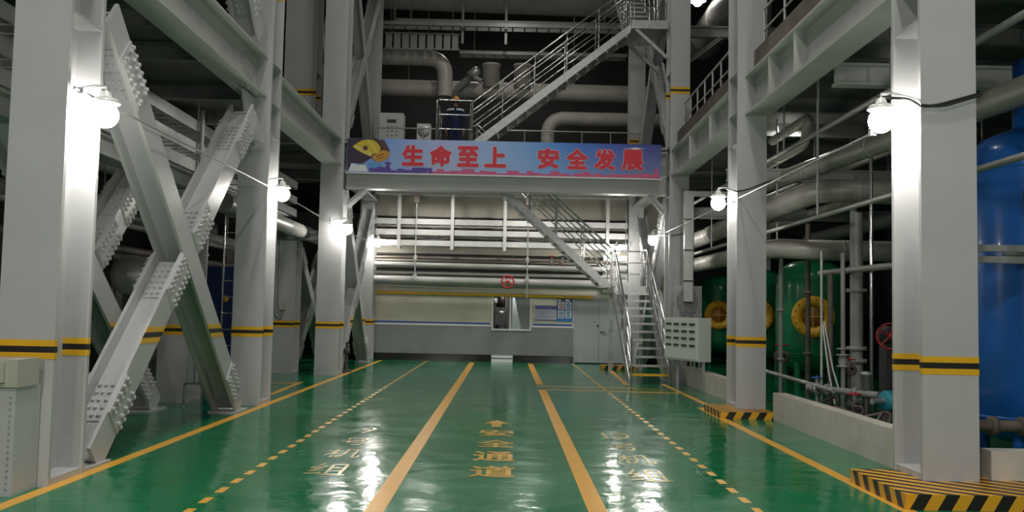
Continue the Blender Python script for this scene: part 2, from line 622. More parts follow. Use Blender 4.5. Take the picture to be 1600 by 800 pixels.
floor_word([('安', -0.09, 12.06, 0.46, 0.60), ('全', -0.09, 11.12, 0.46, 0.60), ('通', -0.10, 10.15, 0.47, 0.66), ('道', -0.10, 9.20, 0.47, 0.64)], LETTER, 0.018)
floor_word([('9', -1.78, 12.10, 0.20, 0.55), ('号', -1.77, 11.06, 0.34, 0.62), ('机', -1.75, 10.16, 0.40, 0.62), ('组', -1.72, 9.15, 0.40, 0.66)], FAINT, 0.006)
floor_word([('10', 1.47, 12.03, 0.34, 0.55), ('号', 1.45, 11.06, 0.34, 0.62), ('机', 1.46, 10.13, 0.40, 0.62), ('组', 1.44, 9.15, 0.40, 0.66)], FAINT, 0.006)
MB().prism([(-0.10, 13.50, 0), (-0.28, 13.08, 0), (-0.17, 13.08, 0), (-0.17, 12.72, 0), (-0.03, 12.72, 0), (-0.03, 13.08, 0), (0.08, 13.08, 0)][::-1], (0, 0, 0.002)).build('floor_arrow', LETTER, floor)
# a hairline crack running through the resin and one across the aisle
CRACK = mat('wet_crack', (0.30, 0.36, 0.33), 0.08)
mb = MB()
for pts in ([(1.72, 12.5), (1.80, 11.9), (1.74, 11.5), (1.92, 10.7), (1.88, 10.3), (2.02, 9.6), (1.97, 9.1), (2.10, 8.6)], [(0.9, 8.72), (1.6, 8.66), (2.3, 8.70), (3.0, 8.6)]):
    fine = []
    for (a, b), (c, d) in zip(pts, pts[1:]):
        for i in range(5):
            fine.append((a + (c - a) * i / 5 + random.uniform(-.02, .02), b + (d - b) * i / 5 + random.uniform(-.02, .02)))
    for a, b in zip(fine, fine[1:]):
        d = V((b[0] - a[0], b[1] - a[1], 0)).normalized()
        s = V((-d.y, d.x, 0)) * random.uniform(0.003, 0.008)
        p, q = V((a[0], a[1], 0.0015)), V((b[0], b[1], 0.0015))
        mb.add([p - s, q - s, q + s, p + s], [(0, 1, 2, 3)])
mb.build('floor_crack', CRACK, floor)

# back wall with its window and door openings
WY = 28.8
mb = MB()
x0, x1, zt = -4.7, 5.2, 5.45
wx0, wx1, wz0, wz1 = -0.45, 0.80, 0.99, 2.10
dx0, dx1, dz1 = 2.14, 3.74, 2.06
for a, b in (((x0, 0), (wx0, zt)), ((wx0, 0), (wx1, wz0)), ((wx0, wz1), (wx1, zt)), ((wx1, 0), (dx0, zt)), ((dx0, dz1), (dx1, zt)), ((dx1, 0), (x1, zt))):
    mb.box((a[0], WY, a[1]), (b[0], WY + 0.25, b[1]))
struct('wall_back', mb, WALL)
mb = MB()
for a, b in ((x0, -0.45), (0.25, dx0)):
    mb.box((a, WY - 0.03, 0), (b, WY, 0.22))
mb.box((dx1, WY - 0.03, 0), (x1, WY, 0.22))
struct('baseboard_back', mb, SKIRT)
for i, (za, zb, m) in enumerate(((1.165, 1.225, BLUESTRIPE), (1.11, 1.150, WHITE))):
    mb = MB()
    for a, b in ((x0, wx0 - 0.05), (wx1 + 0.05, dx0 - 0.05), (dx1 + 0.05, x1)):
        mb.box((a, WY - 0.004, za), (b, WY, zb))
    struct('trim_%d' % (i + 1), mb, m)
struct('trim_3', MB().box((-0.43, WY - 0.04, 0.0), (0.23, WY, 0.09)).box((-0.43, WY - 0.04, 0.13), (0.23, WY, 0.2)), WHITE)  # white colour stands in for the glow on the steel plate
win = bpy.data.objects.new('window_1', None)
COL.objects.link(win)
win.location = (0.17, WY, 1.5)
win['_o'] = (0.17, WY, 1.5)
win['kind'] = 'structure'
mb = MB()
f_ = 0.05
mb.box((wx0, WY - 0.03, wz0), (wx1, WY + 0.05, wz0 + f_)).box((wx0, WY - 0.03, wz1 - f_), (wx1, WY + 0.05, wz1))
mb.box((wx0, WY - 0.03, wz0 + f_), (wx0 + f_, WY + 0.05, wz1 - f_)).box((wx1 - f_, WY - 0.03, wz0 + f_), (wx1, WY + 0.05, wz1 - f_))
mb.box((0.11, WY - 0.03, wz0 + f_), (0.11 + f_, WY + 0.05, wz1 - f_))
mb.build('window_frame', TRAYM, win)
MB().box((0.16, WY + 0.01, wz0 + f_), (wx1 - f_, WY + 0.018, wz1 - f_)).build('window_pane', GLASS, win)
# shallow machinery room behind the window
mb = MB().box((-1.0, 31.0, 0.3), (1.6, 31.1, 3.0)).box((-1.0, WY + .25, 0.3), (1.6, 31, 0.4)).box((-1.1, WY + .25, 0.3), (-1.0, 31.1, 3)).box((1.6, WY + .25, .3), (1.7, 31.1, 3)).box((-1.1, WY + .25, 3), (1.7, 31.1, 3.1))
struct('wall_window_recess', mb, DARKWALL)
t = thing('pump_unit', 'dark pump with a bright vertical shaft standing behind the open half of the window', 'pump', (-0.18, 29.7, 0.4))
MB().lathe([(0, 0), (.3, 0), (.3, .5), (.16, .55), (.16, .75)], (-0.18, 29.7, 0.4), n=20).build('base', DARK, t)
MB().tube([(-0.18, 29.7, 1.15), (-0.18, 29.7, 1.95)], 0.045).build('shaft', STAIN, t)
MB().lathe([(0, 1.72), (.15, 1.72), (.15, 2.2), (0, 2.2)], (-0.18, 29.7, 0.0), n=16).build('motor', BLACK, t)
MB().lathe([(0, 0), (.13, 0), (.13, .1), (0, .1)], (-0.18, 29.7, 1.5), n=6).build('coupling', GALV, t)
mb = MB()
for sx in (-.2, .18):
    mb.bar((-0.18 + sx, 29.75, 1.0), (-0.18 + sx, 29.75, 2.2), (1, 0, 0), .04, .04)
mb.build('frame', RUSTY, t)
t = tag(MB().prism([(0.2, 29.3, 1.0), (0.5, 29.3, 1.0), (0.27, 29.5, 2.05), (0.2, 29.5, 2.05)], (0, .02, 0)).build('reflection_board', WHITE, loc=(0.3, 29.3, 1.0)), 'white tapering board standing in for the bright reflection in the closed half of the window', 'panel')  # white board added in place of a bright reflection in the glass
t = thing('gauge_box', 'small grey gauge box high behind the open half of the window', 'box', (-0.35, 29.3, 1.85))
MB().box((-0.47, 29.3, 1.86), (-0.28, 29.4, 2.02)).build('body', PALEBOX, t)
MB().lathe([(0, 0), (.05, 0), (.05, .02), (0, .02)], (-0.37, 29.3, 1.94), (0, -1, 0), 14).build('dial', WHITE, t)

door = bpy.data.objects.new('door_1', None)
COL.objects.link(door)
door.location = (2.94, WY, 0)
door['_o'] = (2.94, WY, 0)
door['kind'] = 'structure'
for a, b in ((dx0 + .04, 2.935), (2.945, dx1 - .04)):
    MB().box((a, WY + 0.02, 0.03), (b, WY + 0.07, dz1 - .04)).build('door_leaf', DOORM, door)
MB().box((dx0, WY - 0.01, 0), (dx0 + .04, WY + 0.09, dz1)).box((dx1 - .04, WY - 0.01, 0), (dx1, WY + 0.09, dz1)).box((dx0 + .04, WY - 0.01, dz1 - .04), (dx1 - .04, WY + 0.09, dz1)).build('door_frame', DOORM, door)
MB().box((3.0, WY, 0.97), (3.04, WY + 0.03, 1.03)).tube([(3.02, WY - .02, 1.0), (3.16, WY - .02, 1.0)], 0.012, 8).build('door_handle', BLACK, door)
MB().lathe([(0, 0), (.03, 0), (.03, .015), (0, .015)], (2.90, WY + .02, 1.2), (0, -1, 0), 12).lathe([(0, 0), (.02, 0), (.02, .015), (0, .015)], (2.80, WY + .02, 1.32), (0, -1, 0), 12).build('door_lock', BLACK, door)

# notice board with safety signs
t = thing('notice_board', 'blue and white safety notice board with four round signs, on the wall beside the door', 'notice board', (1.53, WY, 1.66))
MB().box((0.92, WY - .02, 1.33), (1.62, WY, 1.80)).build('panel', SIGNPALE, t, label='pale text panel with violet title band')
mb = MB().box((0.92, WY - .024, 1.68), (1.60, WY - .02, 1.80)).box((0.92, WY - .024, 1.33), (1.60, WY - .02, 1.36))
mb.build('title_band', SIGNVIOLET, t)
mb = MB().box((1.05, WY - .026, 1.735), (1.45, WY - .024, 1.755))
for k in range(7):
    mb.box((0.96, WY - .0235, 1.63 - k * .035), (0.96 + random.uniform(.35, .6), WY - .02, 1.638 - k * .035))
mb.build('text_lines', SIGNVIOLET, t)
MB().box((1.60, WY - .03, 1.31), (2.10, WY, 2.02)).build('sign_backing', SIGNBLUE, t)
MB().box((1.60, WY - .034, 1.93), (2.10, WY - .03, 2.02)).box((1.60, WY - .034, 1.38), (1.625, WY - .03, 1.93)).build('header', SIGNDARK, t)
MB().box((1.63, WY - .037, 1.955), (1.73, WY - .034, 1.995)).prism([(1.85, WY - .034, 1.95), (2.02, WY - .034, 1.95), (1.97, WY - .034, 2.0), (1.9, WY - .034, 2.01)], (0, -.003, 0)).build('header_mark', WHITE, t)
for i, (sx, sz) in enumerate(((1.735, 1.80), (1.965, 1.80), (1.735, 1.53), (1.965, 1.53))):
    p = MB().box((sx - .095, WY - .036, sz - .115), (sx + .095, WY - .03, sz + .115)).build('sign_tile', WHITE, t)
    c = (sx, WY - .036, sz + .03)
    if i == 0:
        MB().torus(c, .06, .01, (0, 1, 0), 20, 6).bar((sx - .045, WY - .04, sz + .075), (sx + .045, WY - .04, sz - .015), (0, 1, 0), .006, .014).build('prohibition_ring', RED, p)
        MB().prism([(sx - .03, WY - .036, sz + .04), (sx + .03, WY - .036, sz + .05), (sx, WY - .036, sz)], (0, -.003, 0)).build('symbol', BLACK, p)
    else:
        MB().lathe([(0, 0), (.065, 0), (.065, .004), (0, .004)], c, (0, -1, 0), 24).build('disc', SIGNBLUE, p)
        q = (sx, WY - .041, sz + .03)
        if i == 1:
            mb = MB().sphere(q, .03, 10, 6).box((sx - .04, WY - .043, sz + .02), (sx + .04, WY - .041, sz + .03))
        elif i == 2:
            mb = MB().prism([(sx - .03, q[1], sz + .07), (sx - .005, q[1], sz + .07), (sx, q[1], sz + .025), (sx + .04, q[1], sz + .01), (sx + .04, q[1], sz - .005), (sx - .03, q[1], sz - .005)], (0, -.003, 0))
        else:
            mb = MB().torus((sx - .028, q[1], sz + .03), .02, .007, (0, 1, 0), 14, 5).torus((sx + .028, q[1], sz + .03), .02, .007, (0, 1, 0), 14, 5)
        mb.build('symbol', WHITE, p)
    MB().box((sx - .075, WY - .039, sz - .09), (sx + .075, WY - .036, sz - .055)).build('caption_bar', RED if i == 0 else SIGNBLUE, p)

# ------------------------------------------------------------------ structural steel
TF, TW = 0.05, 0.03


def steel_column(label, cx, y0, dep, wdt, z0=0.0, group=None, stiff=(4.42, 4.95, 5.62), bands=(1.10,), plate=True, bolts_side=0, top=None):
    COLTOP = top or 13.0
    t = thing('steel_column', label, 'column', (cx, y0, z0))
    for ya in (y0, y0 + dep - TF):
        MB().box((cx - wdt / 2, ya, z0), (cx + wdt / 2, ya + TF, COLTOP)).build('flange', PAINT, t)
    MB().box((cx - TW / 2, y0 + TF, z0), (cx + TW / 2, y0 + dep - TF, COLTOP)).build('web', PAINT, t)
    if plate:
        for s in (-1, 1):
            MB().box((cx + s * TW / 2, y0 + TF, z0), (cx + s * (wdt / 2 - .01), y0 + dep - TF, z0 + 0.06)).build('base_plate', PAINT, t)
    for z in stiff:
        for s in (-1, 1):
            MB().box((cx + s * TW / 2, y0 + TF, z), (cx + s * (wdt / 2 - .005), y0 + dep - TF, z + 0.025)).build('stiffener', PAINT, t)
    for zb in bands:
        for ya in (y0, y0 + dep - TF):
            mb = MB()
            for k, mi in ((0, 0), (1, 1), (2, 0)):
                mb.box((cx - wdt / 2 - .003, ya - .003, zb + .055 * k), (cx + wdt / 2 + .003, ya + TF + .003, zb + .055 * (k + 1)), mi)
            mb.build('hazard_band', [YELLOW, BLACK], t)
    if bolts_side:
        mb = MB()
        for z in [5.0 + .075 * k for k in range(9)]:
            for y in (y0 + .16, y0 + .24, y0 + .40, y0 + .48):
                mb.bolt((cx + bolts_side * TW / 2, y, z), (bolts_side, 0, 0), .018, .02)
        mb.build('bolts', PAINT, t, kind='stuff')
    return t


LX, RX, MX = -4.18, 4.06, -5.42
steel_column('nearest grey steel column of the left row, with hazard band, beside the beige junction box', LX, 8.0, 0.68, 0.50, stiff=(4.2, 4.95, 5.62))
steel_column('second grey steel column of the left row, the bright lamp on its far side', LX, 14.8, 0.66, 0.50, bands=(1.10, 6.85), bolts_side=1)
steel_column('third grey steel column of the left row, under the left end of the banner', -4.22, 21.6, 0.66, 0.55, bands=(1.10,), bolts_side=1)
steel_column('farthest column of the left row, against the cream back wall', -4.34, 28.1, 0.62, 0.42, bands=(1.10,))
steel_column('large grey steel column rising from the nearer black and yellow plinth', 4.10, 8.4, 0.65, 0.52, z0=0.13)
steel_column('grey steel column rising from the farther black and yellow plinth', 3.97, 14.75, 0.65, 0.48, z0=0.11, bolts_side=-1)
steel_column('grey steel column just behind the foot of the stairs', RX, 21.5, 0.66, 0.46, bands=(6.88,), stiff=(4.42, 4.95, 5.62, 7.4))
steel_column('farthest column of the right row, behind the stair landing', 3.98, 28.1, 0.62, 0.46, bands=(6.88,))
steel_column('short inner column seen between the crossed braces, beside a stainless hoop', MX, 15.0, 0.66, 0.55, top=3.5, stiff=(3.2,))
steel_column('short inner column with a switch box, seen between two left row columns', MX, 22.0, 0.66, 0.64, top=3.2, stiff=(3.0,))
steel_column('faint short inner column behind the far crossed braces on the left', MX, 28.1, 0.62, 0.5, top=3.2, stiff=())
steel_column('wide grey column high on the left gallery, behind the second left column', -5.25, 22.4, 0.66, 0.80, z0=5.65, bands=(6.85,), stiff=(7.5,), plate=False)
steel_column('dim upright column far behind the two green tanks', 8.6, 30.5, 0.5, 0.5, bands=(), stiff=())


def steel_beam(label, p0, p1, z0, z1, wdt=0.40, splices=(), m=BEAM, stiff=(), name='steel_beam', under=()):
    """Plate girder along p0-p1 (xy), standing from z0 to z1. splices/stiff/under: distances along it in metres."""
    a, b = V((p0[0], p0[1], 0)), V((p1[0], p1[1], 0))
    d = (b - a).normalized()
    s = V((-d.y, d.x, 0))
    tf = 0.035
    t = thing(name, label, 'beam', ((a + b) / 2 + V((0, 0, z0))))
    for zz in (z0 + tf / 2, z1 - tf / 2):
        MB().bar(a + V((0, 0, zz)), b + V((0, 0, zz)), s, wdt, tf).build('flange', m, t)
    MB().bar(a + V((0, 0, (z0 + z1) / 2)), b + V((0, 0, (z0 + z1) / 2)), s, 0.03, z1 - z0 - 2 * tf).build('web', m, t)
    for k in stiff:
        c = a + d * k
        for sg in (-1, 1):
            MB().bar(c + s * sg * .015 + V((0, 0, (z0 + z1) / 2)), c + s * sg * (wdt / 2 - .01) + V((0, 0, (z0 + z1) / 2)), d, .02, z1 - z0 - 2 * tf).build('stiffener', m, t)
    mb = MB()
    for k in splices:
        c = a + d * k
        for sg in (-1, 1):
            q = c + s * sg * .025 + V((0, 0, (z0 + z1) / 2))
            MB().bar(q - d * .22, q + d * .22, s, .02, z1 - z0 - .16).build('splice_plate', m, t)
            for i in range(-2, 3):
                for j in range(7):
                    mb.bolt(q + s * sg * .01 + d * i * .085 + V((0, 0, -(z1 - z0 - .24) / 2 + j * (z1 - z0 - .24) / 6)), s * sg, .017, .02)
    for k in under:
        c = a + d * k
        for i in range(-5, 6):
            for j in (-.15, -.08, .08, .15):
                mb.bolt(c + d * i * .08 + s * j + V((0, 0, z0)), (0, 0, -1), .017, .025)
    if mb.f:
        mb.build('bolts', m, t, kind='stuff')
    return t


steel_beam('deep grey beam between the first and second columns of the left row', (-4.2, 8.68), (-4.2, 14.8), 5.02, 5.70, splices=(0.7, 5.6), under=(0.8, 5.5))
steel_beam('grey beam between the second and third columns of the left row', (-4.2, 15.46), (-4.2, 21.6), 4.98, 5.62, splices=(5.85,), stiff=())
steel_beam('grey beam between the third and farthest left columns', (-4.25, 22.26), (-4.25, 28.1), 4.92, 5.55, splices=(0.5,))
steel_beam('deep grey beam above the low curb, between the nearer two right columns', (4.05, 9.05), (4.05, 14.75), 4.88, 5.55, stiff=(3.2, 4.4), splices=(5.4,))
steel_beam('grey beam with stiffeners between the right plinth column and the stair column', (4.0, 15.40), (4.05, 21.5), 4.88, 5.52, stiff=(1.9, 3.9), splices=(0.3, 5.8))
steel_beam('grey beam behind the stair column on the right', (4.05, 22.16), (4.05, 28.1), 4.9, 5.5, splices=(.5,))
steel_beam('deep girder carrying the deck, directly under the banner', (-3.92, 21.93), (3.80, 21.93), 4.47, 5.5, 0.36, splices=(0.35, 7.3))
steel_beam('slim girder below the deck along the back wall', (-4.1, 28.0), (3.72, 28.0), 5.12, 5.5, 0.25, m=TRAYM)
steel_beam('low inner beam on top of the short inner columns, nearer', (MX, 8.0), (MX, 21.9), 3.52, 3.8, 0.3)
steel_beam('cross beam joining the third left column to its inner neighbour', (-5.7, 22.1), (-4.6, 22.1), 3.22, 3.42, 0.3)
steel_beam('high left beam near the top of the frame, above the far crossed brace', (-4.25, 22.26), (-4.25, 28.1), 11.6, 12.2)
steel_beam('high right beam above the top stair landing', (4.05, 22.16), (4.05, 28.1), 11.6, 12.2)


def h_member(mb, p0, p1, dep, wdt, x):
    """H-section diagonal in the plane X=x: flanges face +-X, web runs along X between them."""
    a, b = V((x, *p0)), V((x, *p1))
    for s in (-1, 1):
        mb.bar(a, b, (1, 0, 0), .04, wdt, off=(s * (dep / 2 - .02), 0))
    mb.bar(a, b, (1, 0, 0), dep - .08, .03)
    return mb


def cross_brace(label, x, lowA, highA, lowB, highB, dep=0.37, wdt=0.35, band=True, gusset=True, heads=()):
    """Two H diagonals: B runs through, A is spliced to it on both sides. Points are (y, z)."""
    t = thing('cross_brace', label, 'brace', (x, (lowA[0] + lowB[0]) / 2, min(lowA[1], lowB[1])))
    a0, a1, b0, b1 = [V((x, *p)) for p in (lowA, highA, lowB, highB)]
    dA, dB = (a1 - a0).normalized(), (b1 - b0).normalized()
    # crossing point in the plane
    n = V((0, -dB.z, dB.y))
    k = (b0 - a0).dot(n) / dA.dot(n)
    c = a0 + dA * k
    cross = abs(dA.cross(dB).x)
    gap = (wdt / 2 + 0.01) / cross + wdt / 2 * abs(dA.dot(dB)) / cross
    h_member(MB(), (b0.y, b0.z), (b1.y, b1.z), dep, wdt, x).build('through_diagonal', PAINT, t)
    cl, ch = c - dA * gap * .98, c + dA * gap * .98
    h_member(MB(), (a0.y, a0.z), (cl.y, cl.z), dep, wdt, x).build('lower_diagonal', PAINT, t)
    h_member(MB(), (ch.y, ch.z), (a1.y, a1.z), dep, wdt, x).build('upper_diagonal', PAINT, t)
    bolts = MB()

    def flange_bolts(p, d, n_, sides=(1, -1)):
        """Bolted cover plates on the flanges and the web around p."""
        v = d.cross(V((1, 0, 0)))
        for s in sides:
            q = p + V((s * (dep / 2 + .008), 0, 0))
            MB().bar(q - d * n_ * .055, q + d * n_ * .055, (1, 0, 0), .016, wdt - .02).build('splice_plate', PAINT, t)
            for i in range(n_):
                for j in (-.16, -.09, .09, .16):
                    bolts.bolt(q + V((s * .008, 0, 0)) + d * (i - (n_ - 1) / 2) * .105 + v * j * wdt / .4, (s, 0, 0), .022, .028)
        for s in (-1, 1):
            q = p + v * s * .024
            MB().bar(q - d * n_ * .055, q + d * n_ * .055, v, .016, dep - .14).build('splice_plate', PAINT, t)
            for i in range(n_):
                for j in (-.1, -.035, .035, .1):
                    bolts.bolt(q + v * s * .008 + d * (i - (n_ - 1) / 2) * .105 + V((j, 0, 0)), v * s, .02, .026)

    flange_bolts(cl - dA * .36, dA, 6)
    flange_bolts(ch + dA * .36, dA, 6)
    flange_bolts(a0 + dA * .75, dA, 5)
    flange_bolts(b0 + dB * .62, dB, 5)
    flange_bolts(a1 - dA * .75, dA, 6)
    flange_bolts(b1 - dB * .75, dB, 6)
    bolts.build('bolts', PAINT, t, kind='stuff')
    if gusset:
        for p, d in ((a0, dA), (b0, dB)):
            MB().bar(p + V((0, 0, -p.z + .012)) - V((0, .3, 0)), p + V((0, 0, -p.z + .012)) + V((0, .3, 0)), (1, 0, 0), dep + .06, .024).build('foot_plate', PAINT, t)
    for y, z, s in heads:
        g = MB().prism([(x - .015, y, z), (x - .015, y + s * .75, z), (x - .015, y + s * .55, z - .4), (x - .015, y, z - .75)], (.03, 0, 0)).build('gusset_plate', PAINT, t)
        MB().bar((x, y + s * .1, z - .72), (x, y + s * .68, z - .36), (1, 0, 0), .4, .03).build('rib', PAINT, g)
    if band:
        for p, d in ((a0, dA), (b0, dB)):
            q = p + d * ((1.25 - p.z) / d.z)
            mb = MB()
            for i, mi in ((-1, 0), (0, 1), (1, 0)):
                zc = 1.25 + i * .06
                e = p + d * ((zc - p.z) / d.z)
                hw = wdt / 2 / abs(d.z) + .004
                mb.prism([e + V((dep / 2 - .002, -hw - .03 * d.y / d.z, -.03)), e + V((dep / 2 - .002, hw - .03 * d.y / d.z, -.03)), e + V((dep / 2 - .002, hw + .03 * d.y / d.z, .03)), e + V((dep / 2 - .002, -hw + .03 * d.y / d.z, .03))], (.006, 0, 0), mi)
            mb.build('hazard_band', [YELLOW, BLACK], t)
    return t


cross_brace('large crossed grey brace with bolted joints, between the two nearest left columns', LX, (9.05, 0.06), (14.15, 4.60), (13.95, 0.06), (8.98, 4.50), heads=((14.79, 4.98, -1),))
cross_brace('inner crossed brace seen through the large near one', MX, (9.4, 0.06), (13.2, 3.5), (13.9, 0.06), (9.75, 3.5))
cross_brace('crossed brace below the beam, beside the third left column and its lamp', -4.22, (22.7, 0.06), (27.6, 4.6), (27.2, 0.06), (22.7, 4.6), dep=.34, wdt=.3)
cross_brace('inner crossed brace seen between the second and third left columns', MX, (23.0, 0.06), (27.0, 3.3), (27.2, 0.06), (23.0, 3.3), dep=.3, wdt=.3)
cross_brace('high crossed brace at the left, above the banner end', -4.22, (22.6, 5.9), (27.7, 11.3), (27.7, 5.9), (22.6, 11.3), dep=.3, wdt=.28, band=False, gusset=False)
cross_brace('inner crossed brace high on the left, half hidden by the columns', MX, (23.5, 5.8), (27.7, 11.3), (27.7, 5.8), (23.5, 11.3), dep=.3, wdt=.28, band=False, gusset=False)
cross_brace('high crossed brace at the right, under the top stair landing', RX, (22.5, 5.9), (27.7, 11.3), (27.7, 5.9), (22.5, 11.3), dep=.3, wdt=.28, band=False, gusset=False)
cross_brace('crossed brace with bolts behind the stairs, lit by the lamp on the right', RX, (22.7, 0.06), (27.6, 4.5), (27.6, 0.06), (22.7, 4.5), dep=.3, wdt=.28, band=False)
cross_brace('high crossed brace above the nearest left beam', LX, (9.2, 5.9), (14.2, 11.0), (14.3, 5.9), (9.2, 11.0), band=False, gusset=False)


def knee(label, pts, m=PAINT, su=.16, sv=.16, name='corner_bracket'):
    t = thing(name, label, 'bracket', pts[0])
    a, b = V(pts[0]), V(pts[1])
    u = V((0, 1, 0)) if abs((b - a).y) < .5 else V((1, 0, 0))
    MB().bar(a, b, u, su, .02).build('plate', m, t)
    MB().bar(a, b, u, .02, sv).build('rib', m, t)
    return t


knee('knee bracket under the left end of the deck girder', ((-3.90, 21.93, 4.05), (-3.45, 21.93, 4.47)))
knee('knee bracket under the right end of the deck girder', ((3.80, 21.93, 4.05), (3.40, 21.93, 4.47)))

# ------------------------------------------------------------------ decks
DZ = 5.65
mb = MB()
for a, b in (((-3.9, 21.8), (3.78, 24.3)), ((-3.9, 24.3), (-1.1, 25.6)), ((1.7, 24.3), (3.78, 25.6)), ((-3.9, 25.6), (3.78, 38.5))):
    mb.box((a[0], a[1], DZ - .12), (b[0], b[1], DZ))
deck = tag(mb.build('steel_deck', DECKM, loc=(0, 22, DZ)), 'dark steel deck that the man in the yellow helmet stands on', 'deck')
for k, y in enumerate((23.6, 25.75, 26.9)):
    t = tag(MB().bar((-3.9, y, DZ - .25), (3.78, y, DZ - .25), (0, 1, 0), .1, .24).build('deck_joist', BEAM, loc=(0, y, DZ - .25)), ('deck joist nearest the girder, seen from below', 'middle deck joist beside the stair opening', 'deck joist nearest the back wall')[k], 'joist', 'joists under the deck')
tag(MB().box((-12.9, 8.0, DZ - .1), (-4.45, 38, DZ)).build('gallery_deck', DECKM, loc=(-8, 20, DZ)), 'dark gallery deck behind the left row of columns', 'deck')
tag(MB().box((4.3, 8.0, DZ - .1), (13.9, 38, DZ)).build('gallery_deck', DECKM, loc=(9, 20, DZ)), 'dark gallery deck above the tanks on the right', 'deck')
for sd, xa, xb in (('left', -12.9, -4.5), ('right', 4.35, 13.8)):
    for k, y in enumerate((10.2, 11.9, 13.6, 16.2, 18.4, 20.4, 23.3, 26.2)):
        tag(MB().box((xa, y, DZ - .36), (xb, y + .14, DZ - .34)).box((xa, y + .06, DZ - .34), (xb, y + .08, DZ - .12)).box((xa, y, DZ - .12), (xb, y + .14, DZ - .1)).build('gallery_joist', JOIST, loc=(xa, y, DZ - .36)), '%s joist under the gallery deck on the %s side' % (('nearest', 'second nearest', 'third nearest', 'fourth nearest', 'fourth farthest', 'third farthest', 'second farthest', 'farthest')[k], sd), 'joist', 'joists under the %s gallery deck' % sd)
for (ya, yb, lab) in ((9.06, 14.72, 'brown grimy toe board on the near right beam'), (15.42, 21.45, 'brown grimy toe board on the farther right beam')):
    tag(MB().box((3.99, ya, 5.56), (4.02, yb, 5.95)).build('toe_board', RUSTY, loc=(4.0, ya, 5.56)), lab, 'toe board')


def railing(label, p0, p1, n_posts, m=GALV, h=1.1, rails=(1.1, .75, .4), r=.022, name='guard_railing'):
    t = thing(name, label, 'railing', p0)
    a, b = V(p0), V(p1)
    for i in range(n_posts):
        p = a + (b - a) * i / (n_posts - 1)
        MB().tube([p, p + V((0, 0, h - r))], r * .9, 8).build('post', m, t)
    for z in rails:
        MB().tube([a + V((0, 0, z)), b + V((0, 0, z))], r if z == max(rails) else r * .75, 8).build('rail', m, t)
    return t


railing('galvanised guard rail along the deck, left of the man', (-3.8, 25.75, DZ), (-1.15, 25.75, DZ), 3)
railing('galvanised guard rail along the deck, right of the upper stairs', (-0.4, 25.75, DZ), (3.7, 25.75, DZ), 6)
railing('grey gallery railing above the near right beam', (4.15, 9.2, 5.55), (4.15, 14.7, 5.55), 6, PAINT)
railing('grey gallery railing above the farther right beam', (4.15, 15.5, 5.52), (4.15, 21.4, 5.52), 9, PAINT)
railing('dim gallery railing behind the second left column', (-5.9, 16.0, DZ), (-5.9, 27.0, DZ), 9, PAINT)

# ------------------------------------------------------------------ stairs


def stair(label, A, B, wv, n, kind='both', skip_post=(), first_tread=None, rail_h=1.0, name='steel_stairs'):
    """Flight from A to B (upper edges of the near stringer), wv = vector to the far stringer."""
    A, B, wv = V(A), V(B), V(wv)
    t = thing(name, label, 'stairs', A)
    run = V((B.x - A.x, B.y - A.y, 0))
    d = run.normalized()
    for s in (0, 1):
        o = wv * s
        q = [A + o, B + o, B + o - V((0, 0, .21)), A + o + d * .24 - V((0, 0, .06)), A + o - V((0, 0, .06))]
        if A.z < .5:
            q = [A + o + V((0, 0, .1)), B + o, B + o - V((0, 0, .28)), A + o + d * .32, A + o]
        wn = wv.normalized() * (.02 if s else -.02)
        MB().prism(q, wn).build('stringer', GALV, t)
    g = run.length / n
    drop = .02 if A.z < .5 else .12
    for i in range(1, n + 1):
        z = A.z + (B.z - A.z) * i / (n + 1) - drop
        c = A + run * (i / (n + 1)) + V((0, 0, z - A.z)) - d * 0.0
        m = GALV
        p = MB()
        p.bar(c + wv * .02, c + wv * .98, d, .24, .03, off=(.06, 0))
        p.bar(c + wv * .02 - d * .055, c + wv * .98 - d * .055, (0, 0, 1), .055, .012)
        if drop > .1:
            p.bar(c + wv * .02 + d * .17 + V((0, 0, .03)), c + wv * .98 + d * .17 + V((0, 0, .03)), (0, 0, 1), .12, .01)
        o = p.build('tread', YELLOW if (first_tread and i == 1) else m, t)
        if first_tread and i == 1:
            o['label'] = 'yellow painted bottom tread'
    slope = (B - A)
    L = run.length
    np_ = max(3, round(L / .8) + 1)
    for s in (0, 1):
        o = wv * s + wv.normalized() * (.03 if s == 0 else -.03)
        for i in range(np_):
            if (s, i) in skip_post:
                continue
            p = A + o + slope * (i / (np_ - 1))
            MB().tube([p - V((0, 0, .05)), p + V((0, 0, rail_h))], .021, 8).build('post', STAIN, t)
        for h, r in ((rail_h, .026), (rail_h * .68, .016), (rail_h * .36, .016)):
            MB().tube([A + o + V((0, 0, h)), B + o + V((0, 0, h))], r, 10).build('handrail' if h == rail_h else 'rail', STAIN, t)
    return t


stair('steep lower flight of steel stairs coming down to the green floor', (2.86, 20.92, 0.02), (2.86, 24.45, 2.34), (0.93, 0, 0), 11, first_tread=True)
stair('flight of steel stairs rising from the landing up behind the banner', (2.80, 24.5, 2.36), (-0.90, 24.5, 5.66), (0, 0.95, 0), 15)
stair('upper flight of steel stairs rising from the deck to the top right landing', (-0.98, 22.3, 5.72), (2.95, 22.3, 8.80), (0, 0.9, 0), 15)


